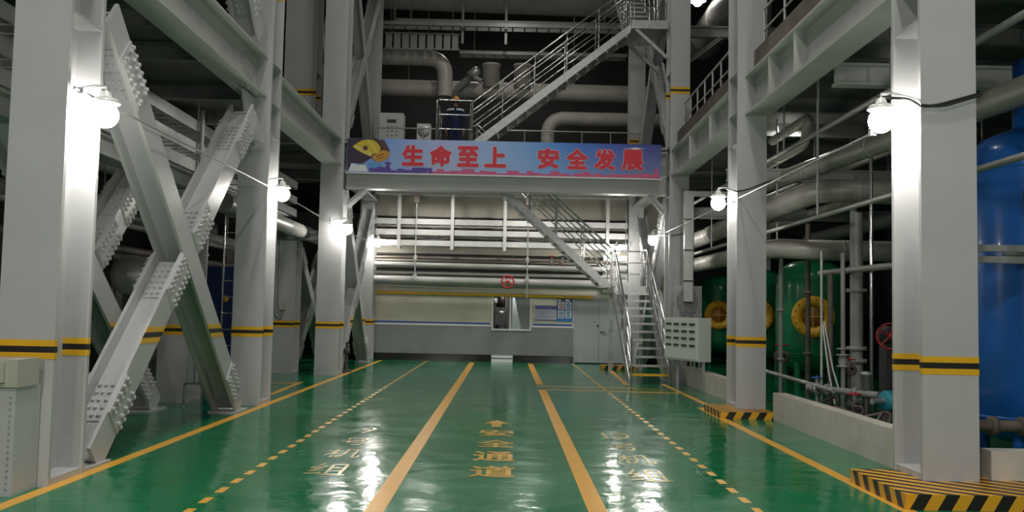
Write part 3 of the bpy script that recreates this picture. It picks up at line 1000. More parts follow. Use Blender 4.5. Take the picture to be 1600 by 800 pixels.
def landing(label, x0, x1, y0, y1, z, legs=(), sides=(), h=1.0):
    t = thing('stair_landing', label, 'landing', ((x0 + x1) / 2, (y0 + y1) / 2, z))
    MB().box((x0, y0, z - .03), (x1, y1, z)).build('plate', GALV, t)
    mb = MB()
    mb.box((x0, y0 - .03, z - .2), (x1, y0, z + .01)).box((x0, y1, z - .2), (x1, y1 + .03, z + .01)).box((x0 - .03, y0, z - .2), (x0, y1, z + .01)).box((x1, y0, z - .2), (x1 + .03, y1, z + .01))
    mb.build('edge_channel', GALV, t)
    for lx, ly in legs:
        MB().box((lx - .05, ly - .05, 0), (lx + .05, ly + .05, z - .2)).build('leg', GALV, t)
    for (ax, ay, bx, by, n_) in sides:
        a, b = V((ax, ay, z)), V((bx, by, z))
        for i in range(n_):
            p = a + (b - a) * i / (n_ - 1)
            MB().tube([p, p + V((0, 0, h))], .021, 8).build('post', STAIN, t)
        for hh, r in ((h, .025), (h * .68, .016), (h * .36, .016)):
            MB().tube([a + V((0, 0, hh)), b + V((0, 0, hh))], r, 8).build('rail', STAIN, t)
    return t


landing('small stainless railed landing where the lower stairs turn', 2.86, 3.82, 24.5, 25.5, 2.34, ((2.92, 25.4), (3.76, 25.4)), ((2.95, 25.45, 3.75, 25.45, 2), (3.78, 24.6, 3.78, 25.4, 2)))
t = landing('top stair landing at the upper right, with diagonal braces', 2.97, 3.82, 22.0, 23.4, 8.80, (), ((3.0, 22.05, 3.78, 22.05, 2), (3.78, 22.1, 3.78, 23.3, 2)))
for y in (22.05, 23.35):
    MB().bar((3.05, y, 8.6), (3.82, y, 7.9), (0, 1, 0), .08, .08).build('diagonal_brace', GALV, t)
stair('topmost flight of stairs going up out of the picture', (3.0, 23.45, 8.85), (3.0, 26.6, 11.3), (0.75, 0, 0), 10)

t = thing('stainless_guard', 'shiny stainless guard rail in front of the man on the deck', 'railing', (-1.4, 22.1, DZ))
pts = [(-1.80, 23.6), (-1.80, 22.15), (-0.93, 22.15)]
for px_, py_ in pts + [(-1.80, 22.9)]:
    MB().tube([(px_, py_, DZ), (px_, py_, DZ + 1.1)], .022, 8).build('post', STAIN, t)
for z, r in ((1.1, .026), (.74, .018), (.38, .018)):
    MB().tube(bend([(*p, DZ + z) for p in pts], .06), r, 8).build('rail', STAIN, t)

# ------------------------------------------------------------------ banner
BX0, BX1, BZ, BY = -3.86, 3.61, 5.225, 21.48
bcx = (BX0 + BX1) / 2
t = thing('banner', 'long blue safety banner with red lettering hung across the hall under the deck railing', 'banner', (bcx, BY, BZ))


def by(x, z):
    return BY + 0.006 * math.sin(x * 1.6) + 0.0015 * math.sin(x * 4.1)


nx, nz = 60, 6
vs = [(BX0 + (BX1 - BX0) * i / nx, by(BX0 + (BX1 - BX0) * i / nx, 0), BZ - .405 + .81 * j / nz) for j in range(nz + 1) for i in range(nx + 1)]
vs2 = [(x, y + .012, z) for x, y, z in vs]
fs = [(j * (nx + 1) + i, j * (nx + 1) + i + 1, (j + 1) * (nx + 1) + i + 1, (j + 1) * (nx + 1) + i) for j in range(nz) for i in range(nx)]
MB().add(vs, fs, 0, True).add(vs2, fs, 0, True).build('sheet', BANNER, t)


def on_banner(name, polys, m, lift):
    mb = MB()
    for pts in polys:
        mb.prism([(x, by(x, 0) - lift, z) for x, z in pts], (0, -.0015, 0))
    return mb.build(name, m, t)


for ch, x in (('生', -2.29), ('命', -1.63), ('至', -0.98), ('上', -0.33), ('安', 0.93), ('全', 1.61), ('发', 2.27), ('展', 2.93)):
    gv, gf = glyph(ch, .47, .45)
    for nm, rr, m, lift in (('letter_outline', .037, WHITEINK, .010), ('letter', .026, REDINK, .015)):
        mb = MB()
        for k in range(9):
            ox, oz = (0, 0) if k == 8 else (rr * math.cos(k * math.pi / 4), rr * math.sin(k * math.pi / 4))
            mb.add([(x + a + ox, by(x + a, 0) - lift - k * .0001, BZ + .02 + b + oz) for a, b in gv], gf)
        mb.build(nm, m, t)


def bmap(cx, cy):
    return (BX0 + (540 + cx / 3.077 - 543) * .015245, BZ + .405 - (cy - 74 - cx * .026) / 165 * .81)


on_banner('dark_corner', [[bmap(*p) for p in ((10, 76), (150, 78), (190, 90), (215, 140), (130, 170), (85, 200), (40, 195), (12, 236))]], DARKINK, .004)
on_banner('glove', [[bmap(*p) for p in ((20, 236), (32, 196), (60, 205), (100, 206), (112, 238))]], PALEINK, .008)
on_banner('printed_hand', [[bmap(*p) for p in ((150, 80), (186, 84), (216, 138), (180, 128), (165, 100))]], BROWNINK, .010)
on_banner('printed_helmet', [[bmap(*p) for p in ((46, 110), (60, 96), (80, 87), (105, 82), (130, 84), (150, 95), (165, 112), (172, 132), (160, 150), (130, 155), (95, 140), (65, 126))]], HELMETINK, .014)
on_banner('printed_helmet_brim', [[bmap(*p) for p in ((36, 116), (46, 107), (92, 128), (132, 150), (126, 166), (85, 148), (56, 132))]], BRIMINK, .016)
on_banner('printed_helmet_ridge', [[bmap(*p) for p in ((100, 84), (110, 83), (146, 120), (158, 146), (148, 150), (134, 124))]], BRIMINK, .016)
on_banner('printed_glove', [[bmap(*p) for p in ((132, 162), (150, 154), (180, 134), (205, 138), (216, 150), (208, 170), (184, 188), (160, 192), (136, 180))]], ORANGEINK, .018)
on_banner('printed_glove_folds', [[bmap(*p) for p in q] for q in (((150, 166), (186, 150), (188, 153), (152, 170)), ((156, 178), (190, 164), (191, 167), (158, 181)))], BROWNINK, .020)
on_banner('printed_helmet_badge', [[bmap(*p) for p in ((84, 116), (104, 112), (110, 132), (90, 136))]], BROWNINK, .020)
on_banner('cyan_block', [[bmap(*p) for p in ((114, 196), (180, 202), (180, 242), (114, 240))]], SKYINK, .005)
polys, x = [], -3.32
while x < -1.95:
    wdt = random.uniform(.08, .2)
    h = random.uniform(.04, .15)
    polys.append([(x, BZ - .40), (x + wdt, BZ - .40), (x + wdt, BZ - .40 + h), (x, BZ - .40 + h)])
    x += wdt
polys.append([(-2.96, BZ - .40), (-2.80, BZ - .40), (-2.85, BZ - .16), (-2.91, BZ - .16)])
polys.append([(-2.97, BZ - .2), (-2.79, BZ - .2), (-2.82, BZ - .15), (-2.94, BZ - .15)])
polys.append([(-2.89, BZ - .16), (-2.87, BZ - .16), (-2.878, BZ + .0), (-2.882, BZ + .0)])
on_banner('violet_skyline', polys, PURPLEINK, .006)
polys, x = [], -1.95
while x < 3.55:
    wdt = random.uniform(.08, .3)
    h = random.uniform(.03, .13) + (.08 if random.random() < .12 else 0)
    wdt = min(wdt, 3.58 - x)
    polys.append([(x, BZ - .40), (x + wdt, BZ - .40), (x + wdt, BZ - .40 + h), (x, BZ - .40 + h)])
    x += wdt
polys.append([(3.42, BZ - .40), (3.58, BZ - .40), (3.53, BZ - .16), (3.48, BZ - .16)])
on_banner('pink_skyline', polys, PINKINK, .006)
star = []
for k in range(16):
    a = math.pi * 2 * k / 16
    r = (.34 if k % 8 == 0 else .14 if k % 4 == 0 else .18) if k % 2 == 0 else .07
    star.append((3.0 + r * math.cos(a), BZ + .31 + .4 * r * math.sin(a) * (1.0 if math.sin(a) < 0 else .35)))
on_banner('star_flash', [star], PALEINK, .004)
MB().bar((BX0 - .02, BY - .01, BZ - .425), (BX1 + .02, BY - .01, BZ - .425), (0, 1, 0), .03, .03).build('bottom_rod', TRAYM, t)
for x, s in ((BX0, -1), (BX1, 1)):
    for z in (BZ + .3, BZ - .38):
        MB().tube([(x, BY, z), (x + s * .16, BY + .02, z + .03)], .008, 6).build('tie_cord', WHITE, t)

# ------------------------------------------------------------------ the man on the deck


def person():
    px_, py_, z0 = -1.50, 24.7, DZ
    t = thing('person', 'person in dark blue work clothes and an orange-yellow helmet standing on the deck', 'person', (px_, py_, z0))
    # one skinned figure: joints with radii
    J = [('pelvis', (0, 0, .94), .15), ('waist', (0, .01, 1.10), .145), ('chest', (0, .01, 1.32), .165), ('neck0', (0, .01, 1.47), .085), ('neck', (0, 0, 1.53), .055), ('head', (0, -.015, 1.60), .075), ('crown', (0, -.01, 1.69), .072)]
    ed = [(i, i + 1) for i in range(6)]
    pts = [j[1] for j in J]
    rad = [j[2] for j in J]

    def chain(root, items):
        prev = root
        for p, r in items:
            pts.append(p)
            rad.append(r)
            ed.append((prev, len(pts) - 1))
            prev = len(pts) - 1
        return prev

    for s in (-1, 1):
        chain(0, [((s * .10, 0, .86), .105), ((s * .105, -.01, .48), .072), ((s * .11, .02, .10), .048), ((s * .12, -.12, .04), .042)])
        hand = chain(2, [((s * .19, .01, 1.41), .075), ((s * .235, .02, 1.12), .052), ((s * .24, -.05, .88), .038), ((s * .235, -.07, .80), .030)])
        for k, (dx, ln) in enumerate(((-.024, .066), (-.008, .078), (.008, .074), (.024, .058))):
            bx = V((s * .235, -.07 + dx, .785))
            chain(hand, [(tuple(bx + V((0, 0, -.03))), .009), (tuple(bx + V((-s * .012, -.004, -.03 - ln * .55))), .0085), (tuple(bx + V((-s * .03, -.006, -.03 - ln))), .007)])
        chain(hand, [((s * .225, -.105, .79), .010), ((s * .215, -.115, .755), .009)])
    me = bpy.data.meshes.new('body')
    me.from_pydata(pts, ed, [])
    o = bpy.data.objects.new('body', me)
    COL.objects.link(o)
    sk = o.modifiers.new('skin', 'SKIN')
    sk.use_smooth_shade = True
    for i, r in enumerate(rad):
        d = me.skin_vertices[0].data[i]
        d.radius = (r, r * (.72 if i in (0, 1, 2) else 1))
        d.use_root = (i == 0)
    sub = o.modifiers.new('sub', 'SUBSURF')
    sub.levels = sub.render_levels = 1
    dg = bpy.context.evaluated_depsgraph_get()
    dg.update()
    m2 = bpy.data.meshes.new_from_object(o.evaluated_get(dg))
    bpy.data.objects.remove(o)
    body = bpy.data.objects.new('body', m2)
    COL.objects.link(body)
    body['_o'] = (px_, py_, z0)
    body.parent = t
    m2.materials.clear()
    for m in (UNIFORM, SKIN, BLACK):
        m2.materials.append(m)
    for p in m2.polygons:
        c = p.center
        p.material_index = 1 if (c.z > 1.49 or (c.z < .86 and abs(c.x) > .19)) else (2 if c.z < .09 else 0)
        p.use_smooth = True
    c = V((px_, py_ - .015, z0 + 1.62))
    mb = MB()
    for s in (-1, 1):
        mb.sphere(c + V((s * .03, -.075, .015)), .011, 8, 6)
    mb.build('eyes', BLACK, t)
    MB().prism([c + V((-.012, -.072, -.025)), c + V((.012, -.072, -.025)), c + V((0, -.072, .01))], (0, -.022, 0)).build('nose', SKIN, t)
    MB().box(c + V((-.022, -.076, -.05)), c + V((.022, -.07, -.043))).build('mouth', RED, t)
    mb = MB()
    for s in (-1, 1):
        mb.sphere(c + V((s * .078, .005, 0)), .022, 8, 6, sz=1.4)
    mb.build('ears', SKIN, t)
    MB().lathe([(.083, -.02), (.088, .03), (.08, .06)], c + V((0, .012, 0)), n=18).build('hair', HAIR, t)
    h = MB().lathe([(.112, .045), (.118, .06), (.113, .09), (.098, .13), (.066, .16), (.0, .172)], c, n=22).build('helmet', HELM, t)
    MB().lathe_flat([(.11, .048), (.15, .043), (.15, .050), (.11, .06)], c + V((0, -.02, 0)), (0, 0, 1), 20).build('helmet_brim', HELM, h)
    MB().box(c + V((-.012, -.115, .05)), c + V((.012, .1, .178))).build('helmet_ridge', HELM, h)
    mb = MB()
    for s in (-1, 1):
        mb.bar((px_ + s * .03, py_ - .145, z0 + 1.42), (px_ + s * .17, py_ - .125, z0 + 1.41), (0, 1, 0), .012, .05)
        mb.bar((px_ + s * .17, py_ - .125, z0 + 1.41), (px_ + s * .23, py_ - .06, z0 + 1.40), (0, 1, 0), .012, .05)
    mb.build('reflective_strip', REFLECTIVE, t)
    MB().torus((px_, py_ + .0, z0 + 1.50), .075, .022, (0, -.2, 1), 18, 8).build('collar', UNIFORM, t)


person()

# ------------------------------------------------------------------ lamps


def wall_lamp(label, x, y, z, side, group='bright wall lamps along the columns'):
    t = thing('wall_lamp', label, 'lamp', (x, y, z), group)
    MB().sphere((x, y, z), .12, 20, 12).build('globe', GLOW, t)
    MB().lathe([(.035, .22), (.05, .19), (.06, .15), (.11, .15), (.13, .11), (.125, .105), (.10, .145), (.04, .145)], (x, y, z), n=24).build('reflector', REFL, t)
    MB().tube([(x, y, z + .21), (x, y, z + .26), (x + side * .12, y, z + .27), (x + side * .4, y, z + .2)], .014, 8).build('bracket', GALV, t)
    MB().box((x + side * .38, y - .05, z + .12), (x + side * .43, y + .05, z + .28)).build('wall_plate', GALV, t)
    return t


wall_lamp('glaring lamp on the nearest left column', -3.74, 8.34, 3.33, -1)
wall_lamp('glaring lamp on the second left column', -3.74, 15.0, 3.45, -1)
wall_lamp('glaring lamp on the third left column', -3.80, 21.5, 3.45, -1)
wall_lamp('glaring lamp at the left end of the pipes on the back wall', -3.98, 27.9, 3.60, -1)
wall_lamp('glaring lamp on the nearest right column', 3.60, 8.72, 3.52, 1)
wall_lamp('glaring lamp on the second right column, before the tanks', 3.56, 15.35, 3.50, 1)
wall_lamp('glaring lamp above the stairs on the stair column', 3.62, 22.6, 3.43, 1)
t = wall_lamp('glaring lamp behind the stair landing at the back wall', 3.28, 27.3, 3.49, 1)
MB().tube([(3.56, 27.3, 3.72), (3.56, 27.3, 5.5)], .014, 6).build('hanger_rod', GALV, t)
t = thing('high_bay_lamp', 'round high-bay lamp glowing under the roof at the upper right', 'lamp', (4.97, 24.0, 10.0))
MB().sphere((4.97, 24.0, 10.0), .12, 16, 10).build('globe', GLOWTOP, t)
MB().lathe([(.05, .3), (.09, .26), (.12, .12), (.24, .02), (.23, .015), (.1, .11)], (4.97, 24.0, 10.0), n=20).build('reflector', REFL, t)
MB().tube([(4.97, 24, 10.3), (4.97, 24, 15.9)], .012, 6).build('suspension_rod', GALV, t)

# conduits and cables that link the lamps
for lab, x, pts in (('thin pale conduit running from lamp to lamp along the left columns', -3.87, ((8.0, 3.50), (14.9, 3.53), (21.5, 3.40), (28, 3.5))),
                    ('thin pale conduit running along the right columns above the tanks', 3.76, ((9.2, 3.52), (15.0, 3.52), (21.5, 3.55)))):
    t = thing('lamp_conduit', lab, 'conduit', (x, pts[0][0], 3.5))
    MB().tube([(x, y, z) for y, z in pts], .013, 8).build('tube', GALV, t)
    for y, z in pts[:-1]:
        MB().box((x - .03, y + .1, z - .03), (x + .03, y + .16, z + .03)).build('clip', GALV, t)
t = tag(MB().tube(bend([(3.62, 8.85, 3.78), (3.80, 8.55, 3.70), (3.82, 8.36, 3.58), (3.98, 8.37, 3.60), (4.38, 8.37, 3.72), (4.45, 8.5, 3.74)], .1), .014, 8).tube(bend([(3.82, 8.36, 3.60), (4.02, 8.36, 3.585), (4.38, 8.36, 3.70)], .1), .010, 8).build('lamp_cable', CABLE, loc=(4.0, 8.4, 3.6)), 'dark cable wrapped round the nearest right column at lamp height', 'cable')
t = tag(MB().tube(bend([(3.62, 15.0, 3.70), (3.72, 14.72, 3.62), (3.9, 14.70, 3.66), (4.24, 14.7, 3.8), (4.4, 14.9, 3.85)], .1), .012, 8).build('lamp_cable', CABLE, loc=(4.0, 14.7, 3.6)), 'dark cable crossing the plinth column further back on the right', 'cable')
t = tag(MB().tube(bend([(3.7, 22.4, 3.55), (3.9, 21.4, 3.46), (4.3, 21.4, 3.55), (4.6, 21.2, 3.62)], .15), .012, 8).build('lamp_cable', CABLE, loc=(4.0, 21.4, 3.5)), 'dark cable across the stair column', 'cable')

# ------------------------------------------------------------------ pipework, trays and fittings on the back wall


def pipe(label, pts, r, m=PIPE, rad=None, flanges=(), cat='pipe', name='pipe', n=16, seams=0, hang=()):
    P = [V(p) for p in pts]
    t = thing(name, label, cat, P[0])
    path = bend(P, rad or r * 3, 8) if len(P) > 2 else P
    MB().tube(path, r, n).build('tube', m, t)
    tot = (P[1] - P[0]).length
    d = (P[1] - P[0]).normalized()
    for k in flanges:
        c = P[0] + d * tot * k
        MB().lathe([(r, -.03), (r * 1.5 + .01, -.03), (r * 1.5 + .01, .03), (r, .03)], c, d, n).build('flange', m, t)
    for hx, hy, hz, top in hang:
        MB().tube([(hx, hy, hz), (hx, hy, top)], .016, 6).build('hanger_rod', GALV, t)
    if seams:
        for i in range(len(P) - 1):
            L = (P[i + 1] - P[i]).length
            dd = (P[i + 1] - P[i]).normalized()
            k = .6
            while k < L - .3:
                MB().lathe([(r, -.015), (r + .008, -.012), (r + .008, .012), (r, .015)], P[i] + dd * k, dd, n).build('seam_ring', m, t)
                k += seams
    return t


def tray(label, z, y, x0, x1, group):
    t = thing('cable_tray', label, 'cable tray', ((x0 + x1) / 2, y, z), group)
    for yy in (y, y + .4):
        MB().box((x0, yy - .015, z), (x1, yy + .015, z + .17)).build('side_rail', TRAYM, t)
    mb = MB()
    k = x0 + .2
    while k < x1:
        mb.box((k, y + .015, z + .01), (k + .04, y + .385, z + .03))
        k += .35
    mb.build('rungs', TRAYM, t, kind='stuff')
    mb = MB()
    for i in range(26):
        pts = []
        lay = i // 10
        for j in range(21):
            pts.append((x0 + .05 + (x1 - x0 - .1) * j / 20, y + .04 + (i % 10) * .036 + lay * .02, z + .05 + lay * .075 + random.uniform(0, .04)))
        mb.tube(pts, .026, 5)
    mb.build('cables', CABLE, t, kind='stuff')
    return t


for z, lab in ((4.22, 'topmost of the three pale cable trays on the back wall'), (3.89, 'middle of the three pale cable trays on the back wall'), (3.56, 'lowest of the three pale cable trays on the back wall')):
    tray(lab, z, 28.02, -4.1, 3.7, 'pale cable trays on the back wall')
for x, lab in ((-3.35, 'tray hanger beside the left back lamp'), (-1.71, 'tray hanger between the back lamp and the red valve wheel'), (-0.09, 'tray hanger above the red valve wheel'), (3.08, 'tray hanger above the stair landing')):
    t = thing('tray_hanger', lab, 'hanger', (x, 27.97, 3.45), 'hangers of the back wall cable trays')
    MB().box((x - .05, 27.94, 3.45), (x + .05, 27.965, 5.12)).build('upright', TRAYM, t)
    MB().box((x - .05, 27.965, 3.45), (x - .03, 28.0, 5.12)).build('rib', TRAYM, t)
    for z in (3.53, 3.86, 4.19):
        MB().box((x - .03, 27.97, z - .03), (x + .03, 28.6, z)).build('arm', TRAYM, t)
for x, zb, lab in ((-2.80, 2.5, 'threaded hanger rod over the left of the pipes'), (0.62, 2.0, 'threaded hanger rod above the window')):
    t = thing('hanger_rod', lab, 'hanger', (x, 27.6, zb))
    MB().tube([(x, 27.75, zb), (x, 27.75, 5.15)], .016, 8).build('rod', GALV, t)
    MB().box((x - .08, 27.7, 4.85), (x + .08, 28.0, 5.12)).build('top_bracket', RUSTY, t)
    for z in (2.60, 3.18):
        MB().box((x - .05, 27.72, z - .07), (x + .05, 27.80, z + .07)).build('clamp', GALV, t)
PW = 28.25
pipe('thin dark pipe just under the cable trays', [(-4.1, PW, 3.20), (3.7, PW, 3.17)], .045, RUSTY)
pipe('pale pipe, second below the cable trays', [(-4.1, PW, 2.98), (3.7, PW, 2.95)], .085, PIPEP)
pipe('slim pipe between the two thick pipes of the back wall', [(-4.1, PW + .1, 2.74), (3.7, PW + .1, 2.72)], .055, PIPEP)
pipe('thickest grey pipe crossing the back wall above the yellow one', [(-4.1, PW, 2.50), (3.75, PW, 2.47)], .135, PIPEP)
pipe('small dark pipe hidden behind the thick grey pipe', [(-4.1, 28.55, 2.62), (3.75, 28.55, 2.62)], .04, RUSTY)
for z, r, lab in ((3.07, .05, 'upper dark tube added for the shade behind the back wall pipes'), (2.84, .055, 'middle dark tube added for the shade behind the back wall pipes'), (3.33, .035, 'dark tube added for the shade just under the lowest cable tray')):
    pipe(lab, [(-4.1, 28.62, z), (3.7, 28.62, z - .02)], r, DARK)  # dark tubes added to keep the shaded gaps between the pipes dark
pipe('thin pale tube under the thick grey pipe', [(-4.1, PW, 2.33), (0.2, PW, 2.27)], .016, TRAYM)
t = pipe('bright yellow gas pipe along the back wall above the window', [(-4.05, 28.5, 2.11), (2.7, 28.5, 2.08)], .045, YELLOW)
for x in (-3.0, -1.2, 1.5):
    MB().box((x - .03, 28.5, 2.04), (x + .03, 28.8, 2.06)).build('bracket', GALV, t)
tag(MB().box((3.0, 28.35, 2.25), (3.75, 28.6, 3.4)).build('grey_panel', PALEBOX, loc=(3.4, 28.5, 2.8)), 'pale panel on the wall behind the stair landing', 'panel')


def handwheel(mb, c, R, axis, r=.016, spokes=5):
    mb.torus(c, R, r, axis, 24, 8)
    ax = V(axis).normalized()
    u = ax.orthogonal().normalized()
    w_ = ax.cross(u)
    for k in range(spokes):
        a = 2 * math.pi * k / spokes
        mb.tube([V(c), V(c) + (u * math.cos(a) + w_ * math.sin(a)) * R], r * .8, 6)
    mb.lathe([(0, -.03), (R * .22, -.03), (R * .22, .03), (0, .03)], c, axis, 12)


t = thing('gate_valve', 'red handwheel on the thick grey pipe above the window', 'valve', (0.03, 28.0, 2.5))
mb = MB()
handwheel(mb, (0.03, 27.95, 2.50), .185, (0, 1, 0), .022)
mb.build('handwheel', RED, t)
MB().tube([(0.03, 27.95, 2.5), (0.03, 28.12, 2.5)], .03, 8).build('stem', GALV, t)
for x, lab in ((1.38, 'small red-wheeled valve on the pale pipe near the stairs'), (1.72, 'bare small valve on the pale pipe beside the stairs')):
    t = thing('pipe_valve', lab, 'valve', (x, PW, 3.05))
    MB().lathe([(.03, 0), (.08, .02), (.1, .08), (.06, .14), (.03, .2)], (x, PW, 3.03), n=14).build('body', RUSTY, t)
    mb = MB()
    handwheel(mb, (x, PW, 3.33), .11, (0, 0, 1), .012)
    mb.build('handwheel', RED if x < 1.5 else RUSTY, t)
    MB().tube([(x, PW, 3.2), (x, PW, 3.34)], .014, 8).build('stem', GALV, t)

# ------------------------------------------------------------------ upper level behind the deck
pipe('thick pipe on the upper level that elbows down left of the man', [(-5.6, 31, 10.27), (-2.28, 31, 10.27), (-2.28, 31, 8.92)], .27, PIPEUP, 0.75, seams=1.1, hang=((-4.2, 31, 10.4, 15.95), (-2.9, 31, 10.4, 15.95)))
long_pipe = pipe('long thick pipe across the upper level behind the man', [(-5.6, 31.6, 9.35), (5.6, 31.6, 9.28)], .30, PIPEUP, seams=1.6, hang=((-3.6, 31.6, 9.6, 15.95), (2.2, 31.6, 9.6, 15.95)))
pipe('lower bent pipe behind the upper stairs', [(1.3, 31, 5.65), (1.3, 31, 8.25), (5.4, 31, 8.25)], .24, PIPEUP, .6, seams=1.4)
pipe('huge round duct along the top edge of the picture', [(-4.8, 31, 12.98), (5.2, 31, 12.80)], .97, PIPEUP, n=32, seams=2.5, hang=((-3.5, 31, 13.8, 15.95), (3.5, 31, 13.8, 15.95)))
for x in (-0.69, 0.40):
    p = MB().lathe([(0, 0), (.30, 0), (.30, .75), (.33, .75), (.33, .82), (0, .84)], (x, 31.3, 9.35), n=24).build('capped_nozzle', PIPEUP, long_pipe)
    MB().lathe([(.305, .3), (.315, .3), (.315, .34), (.305, .34)], (x, 31.3, 9.35), n=24).build('band', PIPEP, p)
p = MB().tube([(-1.85, 31.2, 9.25), (-1.35, 30.8, 9.62)], .13, 14).build('valve_actuator', PIPEP, long_pipe, label='grey motorised actuator tilted over the pipe')
MB().lathe([(0, 0), (.17, 0), (.17, .32), (.1, .4), (0, .4)], (-1.42, 30.75, 9.6), (.7, -.1, .5), 16).build('gearbox', GALV, p)
MB().tube([(-1.25, 30.7, 9.55), (-1.0, 30.65, 9.40)], .09, 12).build('motor', PIPEP, p)
mb = MB()
handwheel(mb, (-1.08, 30.7, 9.83), .12, (.7, -.1, .5), .014)
mb.build('handwheel', DARK, p)
for z, y, x0_, x1_, lab in ((11.2, 30, -3.9, 3.6, 'upper long tray high on the back of the hall'), (10.98, 29.6, -4.4, 3.6, 'second long tray high on the back of the hall'), (10.45, 31, -1.8, 4.0, 'dim lower tray high behind the stairs')):
    t = thing('overhead_tray', lab, 'cable tray', (0, y, z), 'overhead trays')
    for k in (x0_ + .5, x1_ - .5):
        MB().tube([(k, y + .25, z), (k, y + .25, 15.95)], .014, 6).build('hanger_rod', PIPEP, t)
    for yy in (y, y + .5):
        MB().box((x0_, yy, z), (x1_, yy + .03, z + .12)).build('side_rail', PIPEP, t)
    mb = MB()
    k = x0_
    while k < x1_:
        mb.box((k, y + .03, z), (k + .05, y + .5, z + .03))
        k += .4
    mb.build('rungs', PIPEP, t, kind='stuff')
for x in (-1.65, -0.2):
    tag(MB().box((x - .04, 29.95, 10.5), (x + .04, 30.03, 12.1)).build('tray_hanger', PIPEP, loc=(x, 30, 10.5)), 'upright hanger of the overhead trays, %s' % ('above the pipe elbow' if x < -1 else 'above the valve nozzle'), 'hanger', 'hangers of the overhead trays')
t = thing('louvre_panel', 'pale slatted panel hanging high at the upper left behind the hall', 'panel', (-3.0, 30.2, 10.6))
MB().box((-4.3, 30.2, 10.87), (-1.75, 30.24, 10.91)).box((-4.3, 30.2, 10.33), (-1.75, 30.24, 10.37)).build('frame', PIPEP, t)
for x in (-4.0, -2.0):
    MB().tube([(x, 30.22, 10.9), (x, 30.22, 15.95)], .014, 6).build('hanger_rod', PIPEP, t)
for k in range(9):
    MB().box((-4.25 + k * .28, 30.21, 10.37 + .0), (-4.03 + k * .28, 30.23, 10.87)).build('slat', PIPEP, t)
t = thing('switch_cabinet', 'grey control cabinet with rows of buttons on the deck at the left', 'cabinet', (-3.55, 27.2, DZ))
MB().box((-3.85, 26.6, DZ), (-3.15, 27.1, DZ + 1.72)).build('body', PALEBOX, t)
MB().box((-3.72, 26.585, DZ + .1), (-3.18, 26.6, DZ + 1.66)).build('door', PALEBOX, t)
mb = MB().box((-3.62, 26.575, DZ + 1.42), (-3.36, 26.586, DZ + 1.52))
for i in range(5):
    for j in range(3):
        mb.lathe([(0, 0), (.02, 0), (.02, .02), (0, .02)], (-3.6 + j * .13, 26.586, DZ + 1.3 - i * .13), (0, -1, 0), 8)
mb.build('buttons', DARK, t, kind='stuff')
t = thing('white_cabinet', 'small white box with a round window on the deck, left of the man', 'cabinet', (-2.5, 26.4, DZ))
MB().box((-2.72, 26.4, DZ), (-2.33, 26.8, DZ + 1.38)).build('body', WHITE, t)
MB().lathe([(0, 0), (.17, 0), (.18, .01), (0, .012)], (-2.52, 26.4, DZ + 1.15), (0, -1, 0), 20).build('round_cover', PALEBOX, t)
pipe('large round duct above the right gallery, near the high lamp', [(5.75, 15, 9.75), (5.75, 27, 9.75)], .48, PIPE, n=24, seams=2.2, hang=((5.75, 18, 10.2, 15.95), (5.75, 25, 10.2, 15.95)))
steel_beam('horizontal strut behind the stair column, upper right', (4.35, 23.0), (13.9, 23.0), 8.72, 9.0, .2)
knee('diagonal strut behind the stair column, upper right', ((4.28, 22.1, 7.75), (5.4, 23.0, 8.75)), PAINT, .12, .1, 'diagonal_strut')

# ------------------------------------------------------------------ left side equipment
for z, lab in ((5.2, 'topmost of the receding trays behind the left braces'), (4.75, 'middle of the receding trays behind the left braces'), (4.38, 'lowest of the receding trays behind the left braces')):
    t = thing('gallery_tray', lab, 'cable tray', (-6.3, 17, z), 'receding cable trays on the left')
    for xx in (-6.3, -6.75):
        MB().box((xx - .015, 10, z - .12), (xx + .015, 27, z + .1)).build('side_rail', TRAYM, t)
    mb = MB()
    k = 10.2
    while k < 27:
        mb.box((-6.73, k, z - .11), (-6.32, k + .05, z - .09))
        k += .4
    mb.build('rungs', TRAYM, t, kind='stuff')
pipe('thick pale pipe receding behind the second left column', [(-4.95, 15.8, 3.40), (-4.95, 26.5, 3.40)], .17, PIPEP, seams=2, hang=((-4.95, 18, 3.5, 5.55), (-4.95, 24.5, 3.5, 5.55)))
pipe('short capped pipe end seen between the near braces', [(-5.80, 16.0, 3.67), (-5.80, 21.5, 3.67)], .15, PIPE, hang=((-5.8, 16.8, 3.8, 5.55), (-5.8, 20.5, 3.8, 5.55)))
t = thing('blue_cabinet', 'navy blue cabinet in the shade left of the second column', 'cabinet', (-5.5, 17.3, 0))
MB().box((-6.1, 17.0, 0), (-5.05, 17.6, 2.32)).build('body', NAVY, t)
MB().box((-6.05, 16.98, .1), (-5.6, 17.0, 2.25)).build('door', NAVY, t)
MB().box((-5.57, 16.98, .1), (-5.1, 17.0, 2.25)).build('door', NAVY, t)
MB().lathe([(0, 0), (.06, 0), (.06, .012), (0, .012)], (-5.22, 16.98, 1.72), (0, -1, 0), 16).build('round_mark', YELLOW, t)
t = thing('oval_tank', 'grey dished tank end far behind the near left brace', 'tank', (-6.65, 16.2, 2.1))
MB().lathe([(0, 0), (.2, .03), (.32, .1), (.36, .2), (.36, .9)], (-6.68, 16.0, 2.1), (0, 1, 0), 24).build('shell', TRAYM, t)
for y in (16.25, 16.7):
    MB().box((-6.83, y, 0), (-6.53, y + .12, 1.85)).build('saddle', DARK, t)
t = thing('bent_rail', 'low stainless hoop standing on the green floor by the brace feet', 'rail', (-5.0, 15.0, 0))
MB().tube(bend([(-5.12, 14.7, 0), (-5.12, 14.7, .34), (-4.84, 14.7, .34), (-4.84, 14.7, 0)], .05), .017, 8).build('hoop', STAIN, t)
